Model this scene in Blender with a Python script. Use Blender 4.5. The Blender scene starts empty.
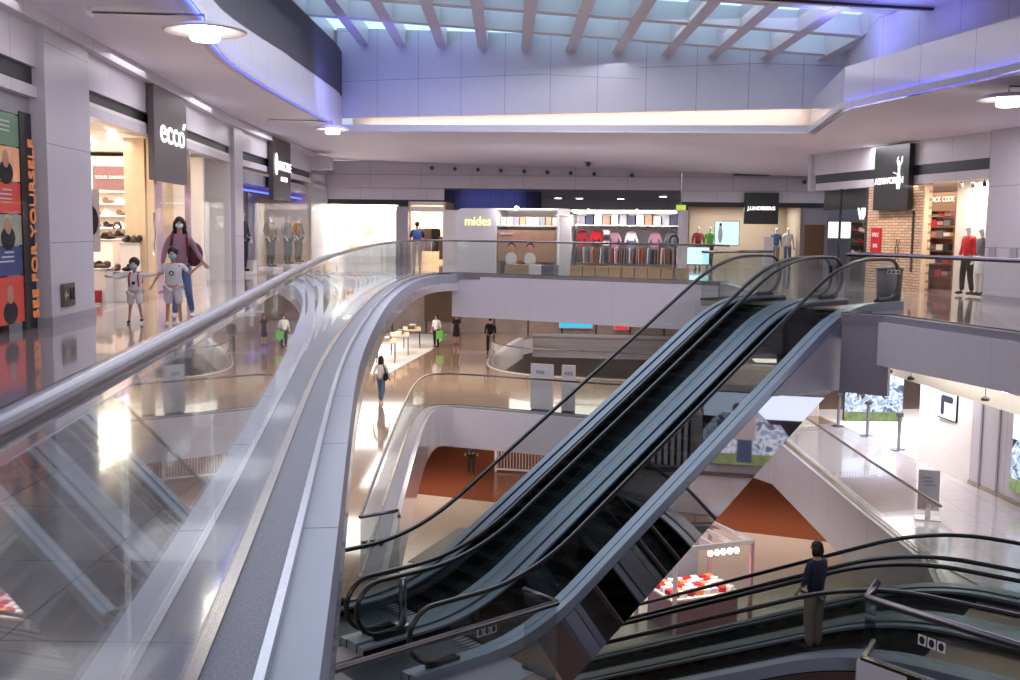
import bpy, math, random
from math import sin, cos, pi, radians, sqrt
from mathutils import Vector, Matrix, geometry
random.seed(7)
SC = bpy.context.scene
COL = SC.collection

# ------------------------------------------------------------------ materials
def new_mat(name):
    m = bpy.data.materials.new(name); m.use_nodes = True
    nt = m.node_tree; nt.nodes.clear()
    out = nt.nodes.new('ShaderNodeOutputMaterial')
    return m, nt, out
def rgb(h):
    h = h.lstrip('#'); v = [int(h[i:i+2], 16)/255 for i in (0, 2, 4)]
    return tuple((c/12.92 if c <= .04045 else ((c+.055)/1.055)**2.4) for c in v)+(1,)
def pbr(name, col, rough=.5, metal=0, noise=.06, nscale=6, spec=.5, bump=0, emit=None, es=0, coat=0):
    m, nt, out = new_mat(name)
    b = nt.nodes.new('ShaderNodeBsdfPrincipled')
    c = rgb(col) if isinstance(col, str) else col
    tc = nt.nodes.new('ShaderNodeTexCoord'); n = nt.nodes.new('ShaderNodeTexNoise')
    n.inputs['Scale'].default_value = nscale; n.inputs['Detail'].default_value = 4
    nt.links.new(tc.outputs['Object'], n.inputs['Vector'])
    mx = nt.nodes.new('ShaderNodeMix'); mx.data_type = 'RGBA'
    mx.inputs[6].default_value = tuple(max(0, x*(1-noise)) for x in c[:3])+(1,)
    mx.inputs[7].default_value = tuple(min(1, x*(1+noise)) for x in c[:3])+(1,)
    nt.links.new(n.outputs['Fac'], mx.inputs[0])
    nt.links.new(mx.outputs[2], b.inputs['Base Color'])
    b.inputs['Roughness'].default_value = rough; b.inputs['Metallic'].default_value = metal
    b.inputs['Specular IOR Level'].default_value = spec
    b.inputs['Coat Weight'].default_value = coat
    if bump:
        bp = nt.nodes.new('ShaderNodeBump'); bp.inputs['Strength'].default_value = bump; bp.inputs['Distance'].default_value = .02
        nt.links.new(n.outputs['Fac'], bp.inputs['Height']); nt.links.new(bp.outputs[0], b.inputs['Normal'])
    if emit:
        b.inputs['Emission Color'].default_value = rgb(emit) if isinstance(emit, str) else emit
        b.inputs['Emission Strength'].default_value = es
    nt.links.new(b.outputs[0], out.inputs[0])
    return m
def emi(name, col, s):
    m, nt, out = new_mat(name)
    e = nt.nodes.new('ShaderNodeEmission'); e.inputs[0].default_value = rgb(col); e.inputs[1].default_value = s
    nt.links.new(e.outputs[0], out.inputs[0]); return m
def mathn(nt, op, a, b=None, c=None):
    n = nt.nodes.new('ShaderNodeMath'); n.operation = op
    for i, v in enumerate((a, b, c)):
        if v is None: continue
        if isinstance(v, (int, float)): n.inputs[i].default_value = v
        else: nt.links.new(v, n.inputs[i])
    return n.outputs[0]
def grid_mat(name, col, seam, px, py, w=.012, rough=.3, spec=.5, uv=True, noise=.04, coat=0, axes='XY', ox=0, oy=0, nscale=5, coln=None, nthr=None):
    """panels or tiles separated by thin seams; uv in metres"""
    m, nt, out = new_mat(name)
    b = nt.nodes.new('ShaderNodeBsdfPrincipled')
    tc = nt.nodes.new('ShaderNodeTexCoord'); sp = nt.nodes.new('ShaderNodeSeparateXYZ')
    nt.links.new(tc.outputs['UV' if uv else 'Object'], sp.inputs[0])
    A = sp.outputs[axes[0]]; B = sp.outputs[axes[1]]
    def line(v, p, o):
        f = mathn(nt, 'FRACT', mathn(nt, 'DIVIDE', mathn(nt, 'ADD', v, o+1000*p), p))
        return mathn(nt, 'LESS_THAN', f, w/p)
    l = line(A, px, ox)
    if py: l = mathn(nt, 'MAXIMUM', l, line(B, py, oy))
    n = nt.nodes.new('ShaderNodeTexNoise'); n.inputs['Scale'].default_value = nscale; n.inputs['Detail'].default_value = 5
    nt.links.new(tc.outputs['Object'], n.inputs['Vector'])
    c = rgb(col)
    m1 = nt.nodes.new('ShaderNodeMix'); m1.data_type = 'RGBA'
    m1.inputs[6].default_value = tuple(x*(1-noise) for x in c[:3])+(1,)
    m1.inputs[7].default_value = rgb(coln) if coln else tuple(min(1, x*(1+noise)) for x in c[:3])+(1,)
    fac = n.outputs['Fac']
    if nthr: fac = mathn(nt, 'GREATER_THAN', fac, nthr)
    nt.links.new(fac, m1.inputs[0])
    m2 = nt.nodes.new('ShaderNodeMix'); m2.data_type = 'RGBA'
    nt.links.new(l, m2.inputs[0]); nt.links.new(m1.outputs[2], m2.inputs[6]); m2.inputs[7].default_value = rgb(seam)
    nt.links.new(m2.outputs[2], b.inputs['Base Color'])
    b.inputs['Roughness'].default_value = rough; b.inputs['Specular IOR Level'].default_value = spec; b.inputs['Coat Weight'].default_value = coat
    nt.links.new(b.outputs[0], out.inputs[0]); return m
def glass_mat(name, tint, refl=1.0, ior=1.5):
    m, nt, out = new_mat(name)
    t = nt.nodes.new('ShaderNodeBsdfTransparent'); t.inputs[0].default_value = rgb(tint)
    g = nt.nodes.new('ShaderNodeBsdfGlossy'); g.inputs['Roughness'].default_value = .0; g.inputs[0].default_value = (1, 1, 1, 1)
    fr = nt.nodes.new('ShaderNodeFresnel'); fr.inputs[0].default_value = ior
    # a pane is a closed box; the back face would give total reflection, so use the outward index on both sides
    ge = nt.nodes.new('ShaderNodeNewGeometry')
    io = nt.nodes.new('ShaderNodeMix'); io.data_type = 'FLOAT'
    nt.links.new(ge.outputs['Backfacing'], io.inputs[0]); io.inputs[2].default_value = ior; io.inputs[3].default_value = 1/ior
    nt.links.new(io.outputs[0], fr.inputs[0])
    mx = nt.nodes.new('ShaderNodeMixShader')
    nt.links.new(mathn(nt, 'MULTIPLY', fr.outputs[0], refl), mx.inputs[0])
    nt.links.new(t.outputs[0], mx.inputs[1]); nt.links.new(g.outputs[0], mx.inputs[2])
    nt.links.new(mx.outputs[0], out.inputs[0]); return m
def brick_mat(name, c1, c2, mortar):
    m, nt, out = new_mat(name)
    b = nt.nodes.new('ShaderNodeBsdfPrincipled'); t = nt.nodes.new('ShaderNodeTexBrick'); tc = nt.nodes.new('ShaderNodeTexCoord')
    t.inputs['Color1'].default_value = rgb(c1); t.inputs['Color2'].default_value = rgb(c2); t.inputs['Mortar'].default_value = rgb(mortar)
    t.inputs['Scale'].default_value = 1; t.inputs['Brick Width'].default_value = .32; t.inputs['Row Height'].default_value = .075; t.inputs['Mortar Size'].default_value = .012
    nt.links.new(tc.outputs['UV'], t.inputs['Vector']); nt.links.new(t.outputs[0], b.inputs['Base Color']); b.inputs['Roughness'].default_value = .8
    bp = nt.nodes.new('ShaderNodeBump'); bp.inputs['Distance'].default_value = .03; nt.links.new(t.outputs['Fac'], bp.inputs['Height']); bp.invert = True
    nt.links.new(bp.outputs[0], b.inputs['Normal'])
    nt.links.new(b.outputs[0], out.inputs[0]); return m
def ramp_emit(name, cols, scale, s, dist=0, detail=3):
    """a lit screen showing a soft blotchy picture"""
    m, nt, out = new_mat(name)
    tc = nt.nodes.new('ShaderNodeTexCoord'); n = nt.nodes.new('ShaderNodeTexNoise'); r = nt.nodes.new('ShaderNodeValToRGB')
    n.inputs['Scale'].default_value = scale; n.inputs['Detail'].default_value = detail; n.inputs['Distortion'].default_value = dist
    nt.links.new(tc.outputs['Object'], n.inputs['Vector']); nt.links.new(n.outputs['Fac'], r.inputs[0])
    els = r.color_ramp.elements
    for i, (p, c) in enumerate(cols):
        e = els[i] if i < 2 else els.new(p)
        e.position = p; e.color = rgb(c)
    e = nt.nodes.new('ShaderNodeEmission'); e.inputs[1].default_value = s
    nt.links.new(r.outputs[0], e.inputs[0]); nt.links.new(e.outputs[0], out.inputs[0]); return m

M = dict(
 panel=grid_mat('white_panel', '#c9c5cd', '#8b8790', 1.45, 0, .012, .35, .4),
 panel_plain=grid_mat('smooth_panel', '#d6d1db', '#c2bdc8', 2.9, 0, .012, .35, .4),
 panel_gloss=grid_mat('glossy_panel', '#cfcad3', '#8b8790', 1.6, 0, .014, .12, .6, coat=.3),
 panel_up=grid_mat('upper_wall_panel', '#bdb9c6', '#7d7a88', 1.35, 1.45, .014, .4, .4),
 soffit=grid_mat('soffit_panel', '#e9e5f2', '#bdb9c6', 2.4, 0, .012, .55, .3, uv=False, axes='YX'),
 white=pbr('white_paint', '#cfcbd0', .5),
 bright=pbr('shop_white', '#eae6e2', .5),
 pillar=grid_mat('pillar_panel', '#bcb8c2', '#77747e', 5.0, 1.4, .012, .35, .4, oy=.2),
 granite=pbr('granite', '#8f8b96', .45, noise=.8, nscale=110),
 ledge=grid_mat('ledge_white', '#a6a9ba', '#3c3c44', 2.1, 0, .02, .3, .5, ox=.35),
 floor0=grid_mat('floor_tiles', '#a0928e', '#75665e', .9, .9, .012, .11, .7, uv=False, coat=.4, noise=.1, nscale=1.5),
 floor1=grid_mat('lower_floor_tiles', '#a98f7c', '#7d6757', .9, .9, .012, .09, .6, uv=False, coat=.3, noise=.1, nscale=1.2),
 floor1w=grid_mat('pale_floor_tiles', '#bcb5bb', '#978f97', .9, .9, .012, .1, .6, uv=False, coat=.3, noise=.05),
 floor2=grid_mat('beige_stone', '#a8968c', '#a48f7a', 1.2, 1.2, .01, .22, .5, uv=False, noise=.06),
 wood=grid_mat('orange_wood', '#743f2b', '#4a2417', .18, 0, .012, .18, .6, uv=False, axes='YX', noise=.12),
 dark=pbr('dark_metal_band', '#232227', .5),
 dkglass=grid_mat('dark_ribbed_panel', '#4a4650', '#2e2b33', .6, 0, .02, .6, .2),
 charcoal=pbr('sign_box', '#393437', .45),
 charcoal2=pbr('sign_box_warm', '#544a4c', .5),
 black=pbr('black', '#121114', .4),
 rubber=pbr('handrail_rubber', '#0d0e12', .28, spec=.6),
 steel=pbr('brushed_steel', '#a9abb2', .25, 1, noise=.03),
 rail=pbr('polished_rail', '#77737b', .27, 1, noise=.02),
 deck=pbr('escalator_deck', '#8f99a8', .35, .35, noise=.03),
 deckd=pbr('escalator_deck_dark', '#3c4652', .35, .6, noise=.03),
 skirt=pbr('escalator_skirt', '#060709', .8, spec=.12),
 mirror=pbr('polished_cladding', '#b9aeae', .035, 1, noise=.02),
 bronze=pbr('bronze_landing', '#8c6f60', .35, .5),
 shoe=pbr('glass_shoe', '#8d8378', .22, 1, noise=.1, nscale=12),
 glass=glass_mat('clear_glass', '#fbfdfc', .9, 1.45),
 glassn=glass_mat('railing_glass', '#f8fbfa', 1.0, 1.55),
 glassg=glass_mat('green_glass', '#eef1f0', 1.0, 1.5),
 glasss=glass_mat('shopfront_glass', '#fcfdfd', .12, 1.42),
 spot=emi('lamp_face', '#fff1dc', 9),
 spotw=emi('lamp_face_soft', '#fff4e4', 4),
 cove=emi('warm_cove_light', '#ffd9b0', 3),
 blue=emi('blue_led', '#3a48ff', 8),
 bluesoft=emi('blue_led_soft', '#3a49ff', 4),
 ledw=emi('white_letters', '#ffffff', 1.3),
 ledg=emi('yellow_green_letters', '#f2ff9a', 1.3),
 brick=brick_mat('ledge_stone', '#e3c3a6', '#caa686', '#9a7a62'),
 warmwall=pbr('warm_wall', '#dcc3a4', .6),
 warmwood=pbr('shop_wood', '#9a6a40', .5, noise=.2, nscale=3),
 brown=pbr('brown_door', '#6b4a2a', .4, noise=.15),
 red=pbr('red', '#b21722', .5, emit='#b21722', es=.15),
 redfab=pbr('red_fabric', '#a3202c', .8),
 navy=pbr('navy_fabric', '#1c2038', .8),
 blackfab=pbr('black_fabric', '#17161a', .85),
 greyfab=pbr('grey_fabric', '#6c6a74', .85),
 beigefab=pbr('beige_fabric', '#8e8172', .85),
 khaki=pbr('khaki_fabric', '#5e5446', .85),
 olive=pbr('olive_fabric', '#3d4038', .85),
 tan=pbr('tan_fabric', '#6d5646', .85),
 denim=pbr('denim', '#5b6f96', .85),
 pink=pbr('mauve_knit', '#a57a8a', .85),
 whitefab=pbr('white_fabric', '#d9d5d6', .8),
 bluebag=pbr('blue_backpack', '#3f5d96', .8),
 burg=pbr('burgundy_bag', '#56202c', .7),
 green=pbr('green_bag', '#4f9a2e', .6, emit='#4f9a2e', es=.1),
 maskw=pbr('white_mask', '#dfe3e6', .7),
 maskb=pbr('blue_mask', '#8fb7c9', .7),
 skin=pbr('skin', '#c08d73', .55), hair=pbr('hair', '#120d0d', .5), manq=pbr('mannequin_white', '#ddd6d0', .4),
 card=pbr('cardboard', '#b49a7a', .8), shelf=pbr('shelf_white', '#e6e0da', .5),
 kids=pbr('poster_tan', '#b08a72', .6, noise=.3, nscale=3),
 postn=pbr('notice_panel', '#9a96a0', .45),
)

# ------------------------------------------------------------------ mesh helpers
class MB:
    def __init__(s): s.v = []; s.f = []; s.uv = []; s.mi = []; s.cur = 0; s.sm = []; s.smooth = False
    def face(s, idx, uv=None):
        s.f.append(tuple(idx)); s.uv.append(uv); s.mi.append(s.cur); s.sm.append(s.smooth)
    def quad(s, a, b, c, d, uv=None):
        i = len(s.v); s.v += [tuple(a), tuple(b), tuple(c), tuple(d)]; s.face((i, i+1, i+2, i+3), uv); return s
    def box(s, c, d, rz=0, rx=0, bev=0):
        """box centre c, size d"""
        R = Matrix.Rotation(rz, 3, 'Z') @ Matrix.Rotation(rx, 3, 'X')
        i = len(s.v)
        for z in (-.5, .5):
            for x, y in ((-.5, -.5), (.5, -.5), (.5, .5), (-.5, .5)):
                p = R @ Vector((x*d[0], y*d[1], z*d[2])); s.v.append((c[0]+p.x, c[1]+p.y, c[2]+p.z))
        W, D, H = d
        u = lambda w, h: [(0, 0), (w, 0), (w, h), (0, h)]
        for q, uv in (((0, 3, 2, 1), u(W, D)), ((4, 5, 6, 7), u(W, D)), ((0, 1, 5, 4), u(W, H)), ((1, 2, 6, 5), u(D, H)), ((2, 3, 7, 6), u(W, H)), ((3, 0, 4, 7), u(D, H))):
            s.face([i+k for k in q], uv)
        return s
    def prism(s, poly, z0, z1, holes=()):
        loops = [list(poly)]+[list(h) for h in holes]
        tri = geometry.tessellate_polygon([[Vector((x, y, 0)) for x, y in l] for l in loops])
        flat = [p for l in loops for p in l]; b = len(s.v); n = len(flat)
        g = lambda z, x, y: z(x, y) if callable(z) else z
        s.v += [(x, y, g(z0, x, y)) for x, y in flat]+[(x, y, g(z1, x, y)) for x, y in flat]
        for a, c, d in tri:
            pa, pc, pd = flat[a], flat[c], flat[d]
            if (pc[0]-pa[0])*(pd[1]-pa[1])-(pc[1]-pa[1])*(pd[0]-pa[0]) < 0: c, d = d, c
            s.face((b+n+a, b+n+c, b+n+d), [flat[a], flat[c], flat[d]]); s.face((b+a, b+d, b+c), [flat[a], flat[d], flat[c]])
        o = 0
        for k, l in enumerate(loops):
            m = len(l); ar = sum(l[i][0]*l[(i+1) % m][1]-l[(i+1) % m][0]*l[i][1] for i in range(m)); U = 0
            for i in range(m):
                j = (i+1) % m; L = math.dist(l[i], l[j])
                q = (b+o+i, b+o+j, b+n+o+j, b+n+o+i)
                if (ar > 0) != (k == 0): q = q[::-1]; uv = [(U, 1), (U+L, 1), (U+L, 0), (U, 0)]
                else: uv = [(U, 0), (U+L, 0), (U+L, 1), (U, 1)]
                s.face(q, uv); U += L
            o += m
        return s
    def tube(s, pts, r, n=8, closed=False, cap=True, sq=None):
        pts = [Vector(p) for p in pts]; N = len(pts); b = len(s.v); rr = r if isinstance(r, (list, tuple)) else [r]*N
        up = None
        for i, p in enumerate(pts):
            a = pts[(i-1) % N] if (closed or i) else p; c = pts[(i+1) % N] if (closed or i < N-1) else p
            t = (c-a).normalized()
            if up is None: up = Vector((0, 0, 1)) if abs(t.z) < .9 else Vector((0, 1, 0))
            x = t.cross(up)
            if x.length < 1e-4: x = t.orthogonal()
            x.normalize(); y = x.cross(t).normalized(); up = y
            for k in range(n):
                th = 2*pi*(k+.5)/n; w = (sq if sq else 1)
                s.v.append(tuple(p+x*(cos(th)*rr[i]*w)+y*(sin(th)*rr[i])))
        for i in range(N if closed else N-1):
            for k in range(n):
                i2 = (i+1) % N; k2 = (k+1) % n
                s.face((b+i*n+k, b+i2*n+k, b+i2*n+k2, b+i*n+k2)[::-1], None)
        if cap and not closed:
            s.face([b+k for k in range(n)]); s.face([b+(N-1)*n+k for k in range(n)][::-1])
        return s
    def lathe(s, prof, c=(0, 0, 0), n=16, sx=1, sy=1):
        b = len(s.v)
        for r, z in prof:
            for k in range(n):
                t = 2*pi*k/n; s.v.append((c[0]+r*cos(t)*sx, c[1]+r*sin(t)*sy, c[2]+z))
        for i in range(len(prof)-1):
            for k in range(n):
                k2 = (k+1) % n; s.face((b+i*n+k, b+i*n+k2, b+(i+1)*n+k2, b+(i+1)*n+k))
        s.face([b+k for k in range(n)][::-1]); s.face([b+(len(prof)-1)*n+k for k in range(n)])
        return s
    def ell(s, c, r, n=12, m=8, R=None):
        prof = [(max(1e-4, sin(pi*i/m)), -cos(pi*i/m)) for i in range(m+1)]
        b = len(s.v); t = MB(); t.lathe(prof, n=n)
        for v in t.v:
            p = Vector((v[0]*r[0], v[1]*r[1], v[2]*r[2]))
            if R: p = R @ p
            s.v.append((c[0]+p.x, c[1]+p.y, c[2]+p.z))
        for f in t.f: s.face([b+i for i in f])
        return s
    def ribbon(s, path, offs, z0, z1, closed=False):
        """solid strip following an XY path between lateral offsets offs=(o0,o1) (positive = right of travel) and heights z0..z1 (number or f(i))"""
        P = [Vector((p[0], p[1])) for p in path]; N = len(P); nor = []
        for i in range(N):
            a = P[(i-1) % N] if (closed or i) else P[i]; c = P[(i+1) % N] if (closed or i < N-1) else P[i]
            t = (c-a).normalized(); k = 1
            if (closed or 0 < i < N-1):
                t1 = (P[i]-a).normalized(); k = 1/max(.5, t1.dot(t))
            nor.append(Vector((t.y, -t.x))*k)
        b = len(s.v); U = [0]
        for i in range(1, N+1): U.append(U[-1]+(P[i % N]-P[i-1]).length)
        g = lambda z, i: z[i] if isinstance(z, (list, tuple)) else z
        for i in range(N):
            for o, z in ((offs[0], z0), (offs[1], z0), (offs[1], z1), (offs[0], z1)):
                q = P[i]+nor[i]*o; s.v.append((q.x, q.y, g(z, i)))
        for i in range(N if closed else N-1):
            j = (i+1) % N; u0, u1 = U[i], U[i+1]
            for k in range(4):
                k2 = (k+1) % 4
                A, Bv = s.v[b+i*4+k], s.v[b+i*4+k2]; h = math.dist(A, Bv)
                v0 = A[2] if k in (1, 3) else 0; v1 = Bv[2] if k in (1, 3) else h
                s.face((b+i*4+k, b+j*4+k, b+j*4+k2, b+i*4+k2)[::-1], [(u0, v0), (u1, v0), (u1, v1), (u0, v1)][::-1])
        if not closed:
            s.face([b+k for k in range(4)]); s.face([b+(N-1)*4+k for k in range(4)][::-1])
        return s
    def build(s, name, mat, parent=None, loc=None):
        me = bpy.data.meshes.new(name)
        ms = mat if isinstance(mat, (list, tuple)) else [mat]
        me.from_pydata(s.v, [], s.f)
        for m in ms: me.materials.append(M[m] if isinstance(m, str) else m)
        uvl = me.uv_layers.new(name='UVMap')
        li = 0
        for k, p in enumerate(me.polygons):
            uv = s.uv[k]; p.material_index = s.mi[k]; p.use_smooth = s.sm[k]
            for q in range(p.loop_total):
                if uv: uvl.data[p.loop_start+q].uv = uv[q]
        me.validate(); me.update()
        o = bpy.data.objects.new(name, me); COL.objects.link(o)
        if parent: o.parent = parent
        if loc: o.location = loc
        return o
def tag(o, label, cat, group=None, kind=None):
    o['label'] = label; o['category'] = cat
    if group: o['group'] = group
    if kind: o['kind'] = kind
    return o
def thing(name, label, cat, loc=(0, 0, 0), rz=0, group=None):
    o = bpy.data.objects.new(name, None); COL.objects.link(o); o.empty_display_size = .1
    o.location = loc; o.rotation_euler = (0, 0, rz); return tag(o, label, cat, group)
def struct(name, mb, mat):
    o = mb.build(name, mat); o['kind'] = 'structure'; return o
def copy_tree(o, parent=None):
    c = o.copy(); COL.objects.link(c); c.parent = parent
    for ch in list(o.children): copy_tree(ch, c)
    return c
def catmull(pts, k=8):
    out = []; P = [Vector(p) for p in pts]
    for i in range(len(P)-1):
        a = P[i-1] if i else P[i]*2-P[i+1]; b = P[i]; c = P[i+1]; d = P[i+2] if i+2 < len(P) else P[i+1]*2-P[i]
        for j in range(k):
            t = j/k; out.append(.5*((2*b)+(c-a)*t+(2*a-5*b+4*c-d)*t*t+(3*b-a-3*c+d)*t**3))
    out.append(P[-1]); return [tuple(p) for p in out]
def bspline(pts, k=8):
    """smooth curve guided by the points (cubic B-spline, clamped ends)"""
    P = [Vector(p) for p in pts]; P = [P[0]*2-P[1]]+P+[P[-1]*2-P[-2]]; out = []
    for i in range(len(P)-3):
        a, b, c, d = P[i:i+4]
        for j in range(k+(i == len(P)-4)):
            t = j/k; out.append((a*(1-t)**3+b*(3*t**3-6*t*t+4)+c*(-3*t**3+3*t*t+3*t+1)+d*t**3)/6)
    return [tuple(p) for p in out]
def text(s, size, mat, name='lettering', depth=.01, bold=0, align='CENTER'):
    """text mesh standing in the XZ plane, read from -Y"""
    cu = bpy.data.curves.new('txt', 'FONT'); cu.body = s; cu.size = size; cu.extrude = depth; cu.offset = bold; cu.align_x = align; cu.align_y = 'CENTER'; cu.resolution_u = 3
    t = bpy.data.objects.new('txt', cu); COL.objects.link(t)
    dg = bpy.context.evaluated_depsgraph_get(); me = bpy.data.meshes.new_from_object(t.evaluated_get(dg))
    bpy.data.objects.remove(t)
    me.transform(Matrix.Rotation(pi/2, 4, 'X')); me.materials.clear(); me.materials.append(M[mat])
    o = bpy.data.objects.new(name, me); COL.objects.link(o); return o
def put(o, parent, loc, rot=(0, 0, 0), sc=(1, 1, 1)):
    o.parent = parent; o.location = loc; o.rotation_euler = rot; o.scale = sc; return o
def wall_rz(A, B): return math.atan2(B[1]-A[1], B[0]-A[0])

# ------------------------------------------------------------------ camera
CAM = (0.0, 0.0, 1.4656); F = 1056.4461; PITCH = .1035; ROLL = -.0124
ri = Vector((1, 0, 0)); up = Vector((0, sin(PITCH), cos(PITCH))); fw = Vector((0, cos(PITCH), -sin(PITCH)))
r2 = cos(ROLL)*ri-sin(ROLL)*up; u2 = cos(ROLL)*up+sin(ROLL)*ri
cd = bpy.data.cameras.new('camera'); cam = bpy.data.objects.new('camera', cd); COL.objects.link(cam)
cam.matrix_world = Matrix(((r2.x, u2.x, -fw.x, CAM[0]), (r2.y, u2.y, -fw.y, CAM[1]), (r2.z, u2.z, -fw.z, CAM[2]), (0, 0, 0, 1)))
cd.sensor_width = 36; cd.lens = F*36/1020; cd.clip_end = 300; cd.clip_start = .05
SC.camera = cam

# ------------------------------------------------------------------ plan
Z1, Z2 = -4.5, -9.0
O = Vector((-1.5366, 16.8529)); D = Vector((.75654, .65395)); N = Vector((.65395, -.75654)); U0, U1 = .048, 7.8426
def ep(u, v): q = O+D*u+N*v; return (q.x, q.y)
left_curve = bspline([(-.1, -5), (-.42, -2), (-.71, .8), (-1.02, 3.4), (-1.36, 6.0), (-1.73, 8.8), (-2.12, 12.0), (-2.47, 16.0), (-2.82, 20.5), (-3.05, 25.0), (-3.15, 29.3), (-3.05, 32.6), (-2.75, 34.8), (-1.8, 35.5)], 10)
back_line = [(.3, 34.5), (3, 32.9), (5.5, 31.6), (6.25, 31.0)]
landing = [(6.3, 30.4), ep(10.9, -.95), ep(8.35, -.95), ep(8.35, 3.05), ep(7.5, 3.08), (6.85, 18.9)]
right_line = [(7.69, 15.87), (8.1, 12), (8.3, 8), (8.4, -5)]
void0 = left_curve+back_line+landing+right_line
fl = [(-16, -6), (17, -6), (17, 70), (-16, 70)]
# far part of the upper floor
f0 = MB().prism(fl, -.12, 0, [void0]); struct('floor', f0, 'floor0')
s0 = MB().prism(fl, -.5, -.13, [[(p[0], p[1]) for p in void0]]); struct('ceiling_lower', s0, 'white')

L1left = catmull([(-2.5, 17.5), (-2.72, 22.9), (-2.93, 29), (-2.98, 33), (-2.75, 35.1), (-2.0, 35.6)], 5)
L1rest = [(-.9, 35.2), (2.3, 33.9), (5, 32.9), (7.3, 31.9), (7.95, 30.4), (7.88, 26), (7.82, 22.5), (7.82, 18.7), (7.3, 16.6), (4.92, 13.36), (4.67, 13.0), (6.5, 10.2), (7.5, 7), (7.5, -5), (-5, -5), ep(-7.6, 4.0), ep(-.5, 4.0), ep(-.5, 3.2), ep(-.45, 3.0), ep(-.45, -.3), (-1.85, 17.62)]
void1 = L1left+L1rest
# a second opening further back on the middle level
void1b = catmull([(9.5, 41.6), (5.6, 42.2), (3.6, 42.6), (.8, 43.6), (-.6, 45.4), (-.9, 48.5), (-.2, 54), (.6, 58.5)], 4)+[(1.3, 59.8), (9.5, 58.8)]
f1 = MB().prism(fl, Z1-.12, Z1, [void1, void1b]); struct('floor_middle', f1, 'floor1')
pale = MB().prism([(7.83, 18.9), (7.9, 26), (7.97, 30.4), (7.35, 31.9), (10.3, 33), (12.5, 22), (12.5, 8), (7.7, 8), (6.6, 10.4), (8.3, 16.6)], Z1, Z1+.015); struct('floor_middle_right', pale, 'floor1w')
s1 = MB().prism(fl, Z1-.95, Z1-.13, [void1, void1b]); struct('ceiling_basement', s1, 'white')
f2 = MB().prism(fl, Z2-.2, Z2); struct('floor_basement', f2, 'floor2')
wd = MB().prism([(-9, 43.2), (-.31, 39.87), (7.47, 36.65), (14, 34), (14, 62), (-9, 62)], Z2, Z2+.012); struct('floor_basement_wood', wd, 'wood')

# fascias round the openings
def fascia(name, path, z0, z1, mat='panel', o=(-.36, -.28), closed=False):
    struct(name, MB().ribbon(path, o, z0, z1, closed), mat)
SIDE = -1
# the void lies to the right of travel on left_curve, so offsets to the void are positive
LB = left_curve+back_line
struct('trim_1', MB().ribbon(LB, (-.02, .20), -.14, .035), 'granite')
struct('trim_2', MB().ribbon(LB, (.20, .235), -.16, .045), 'steel')
struct('trim_3', MB().ribbon(left_curve, (.235, .40), -.30, -.02), 'ledge')
struct('trim_4', MB().ribbon(left_curve, (.32, .40), -.55, -.30), 'panel_gloss')
struct('trim_5', MB().ribbon([left_curve[-1]]+back_line, (.24, .36), -1.42, -.08), 'panel_plain')
RL = landing[4:]+right_line
struct('trim_6', MB().ribbon(RL, (-.02, .16), -.14, .03), 'granite')
struct('trim_7', MB().ribbon(landing[5:]+right_line, (.16, .28), -.86, -.09), 'panel_plain')
LN = [(6.25, 31.0)]+landing[:3]
struct('trim_8', MB().ribbon(LN, (-.02, .16), -1.4, .03), 'panel')
V1a = [(p[0], p[1]) for p in L1left]
V1b = V1a[-1:]+L1rest[:4]
struct('trim_9', MB().ribbon(V1a, (-.02, .30), Z1-.14, Z1+.03), 'granite')
struct('trim_10', MB().ribbon(V1a, (.30, .42), Z1-1.3, Z1+.01), 'panel_gloss')
struct('trim_11', MB().ribbon(V1b, (-.02, .2), Z1-.14, Z1+.03), 'granite')
struct('trim_12', MB().ribbon(V1b, (.2, .34), Z1-1.35, Z1-.03), 'panel_plain')
V1c = L1rest[3:9]
struct('trim_13', MB().ribbon(V1c, (-.02, .1), Z1-.14, Z1+.04), 'shoe')
struct('trim_14', MB().ribbon(V1c, (.1, .2), Z1-1.35, Z1+.02), 'panel')
struct('trim_15', MB().ribbon([(4.6, 13.2), (5.8, 11.82), (7.2, 10.2), (8, 7), (8, -5)], (-.1, .12), -7, -3.98), 'panel')
struct('trim_16', MB().ribbon([ep(-7.6, 4.0), ep(-.5, 4.0), ep(-.5, 3.4)], (-.1, .12), Z1-1.3, Z1+.03), 'deckd')
struct('trim_17', MB().ribbon(void1b[:29], (-.15, .15), Z1-1.1, Z1+.02), 'panel')

# block where the escalator meets the upper floor
pr = MB()
prof = [(5.7, -1.20), (7.84, -.02), (8.6, -.02), (8.6, -1.36), (5.7, -1.10)]
prof = [(5.55, -1.32), (7.84, -.06), (8.7, -.06), (8.7, -1.45), (7.5, -1.42), (5.55, -1.36)]
n_ = len(prof)
for va, vb, dz in ((-.2, 2.86, -.5), (2.86, 2.975, 0)):
    b_ = len(pr.v)
    for v in (va, vb):
        for u, z in prof: x, y = ep(u, v); pr.v.append((x, y, max(z+dz, -1.46) if u < 8.6 or z < -.5 else z+dz*.6))
    pr.face([b_+q for q in range(n_)]); pr.face([b_+q for q in range(n_, 2*n_)][::-1])
    for i in range(n_): j = (i+1) % n_; pr.face((b_+i, b_+i+n_, b_+j+n_, b_+j))
struct('trim_18', pr, 'postn')
struct('trim_19', MB().ribbon([ep(7.5, 3.1), (6.85, 18.85)], (0, .12), -1.42, -.02), 'postn')

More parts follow.
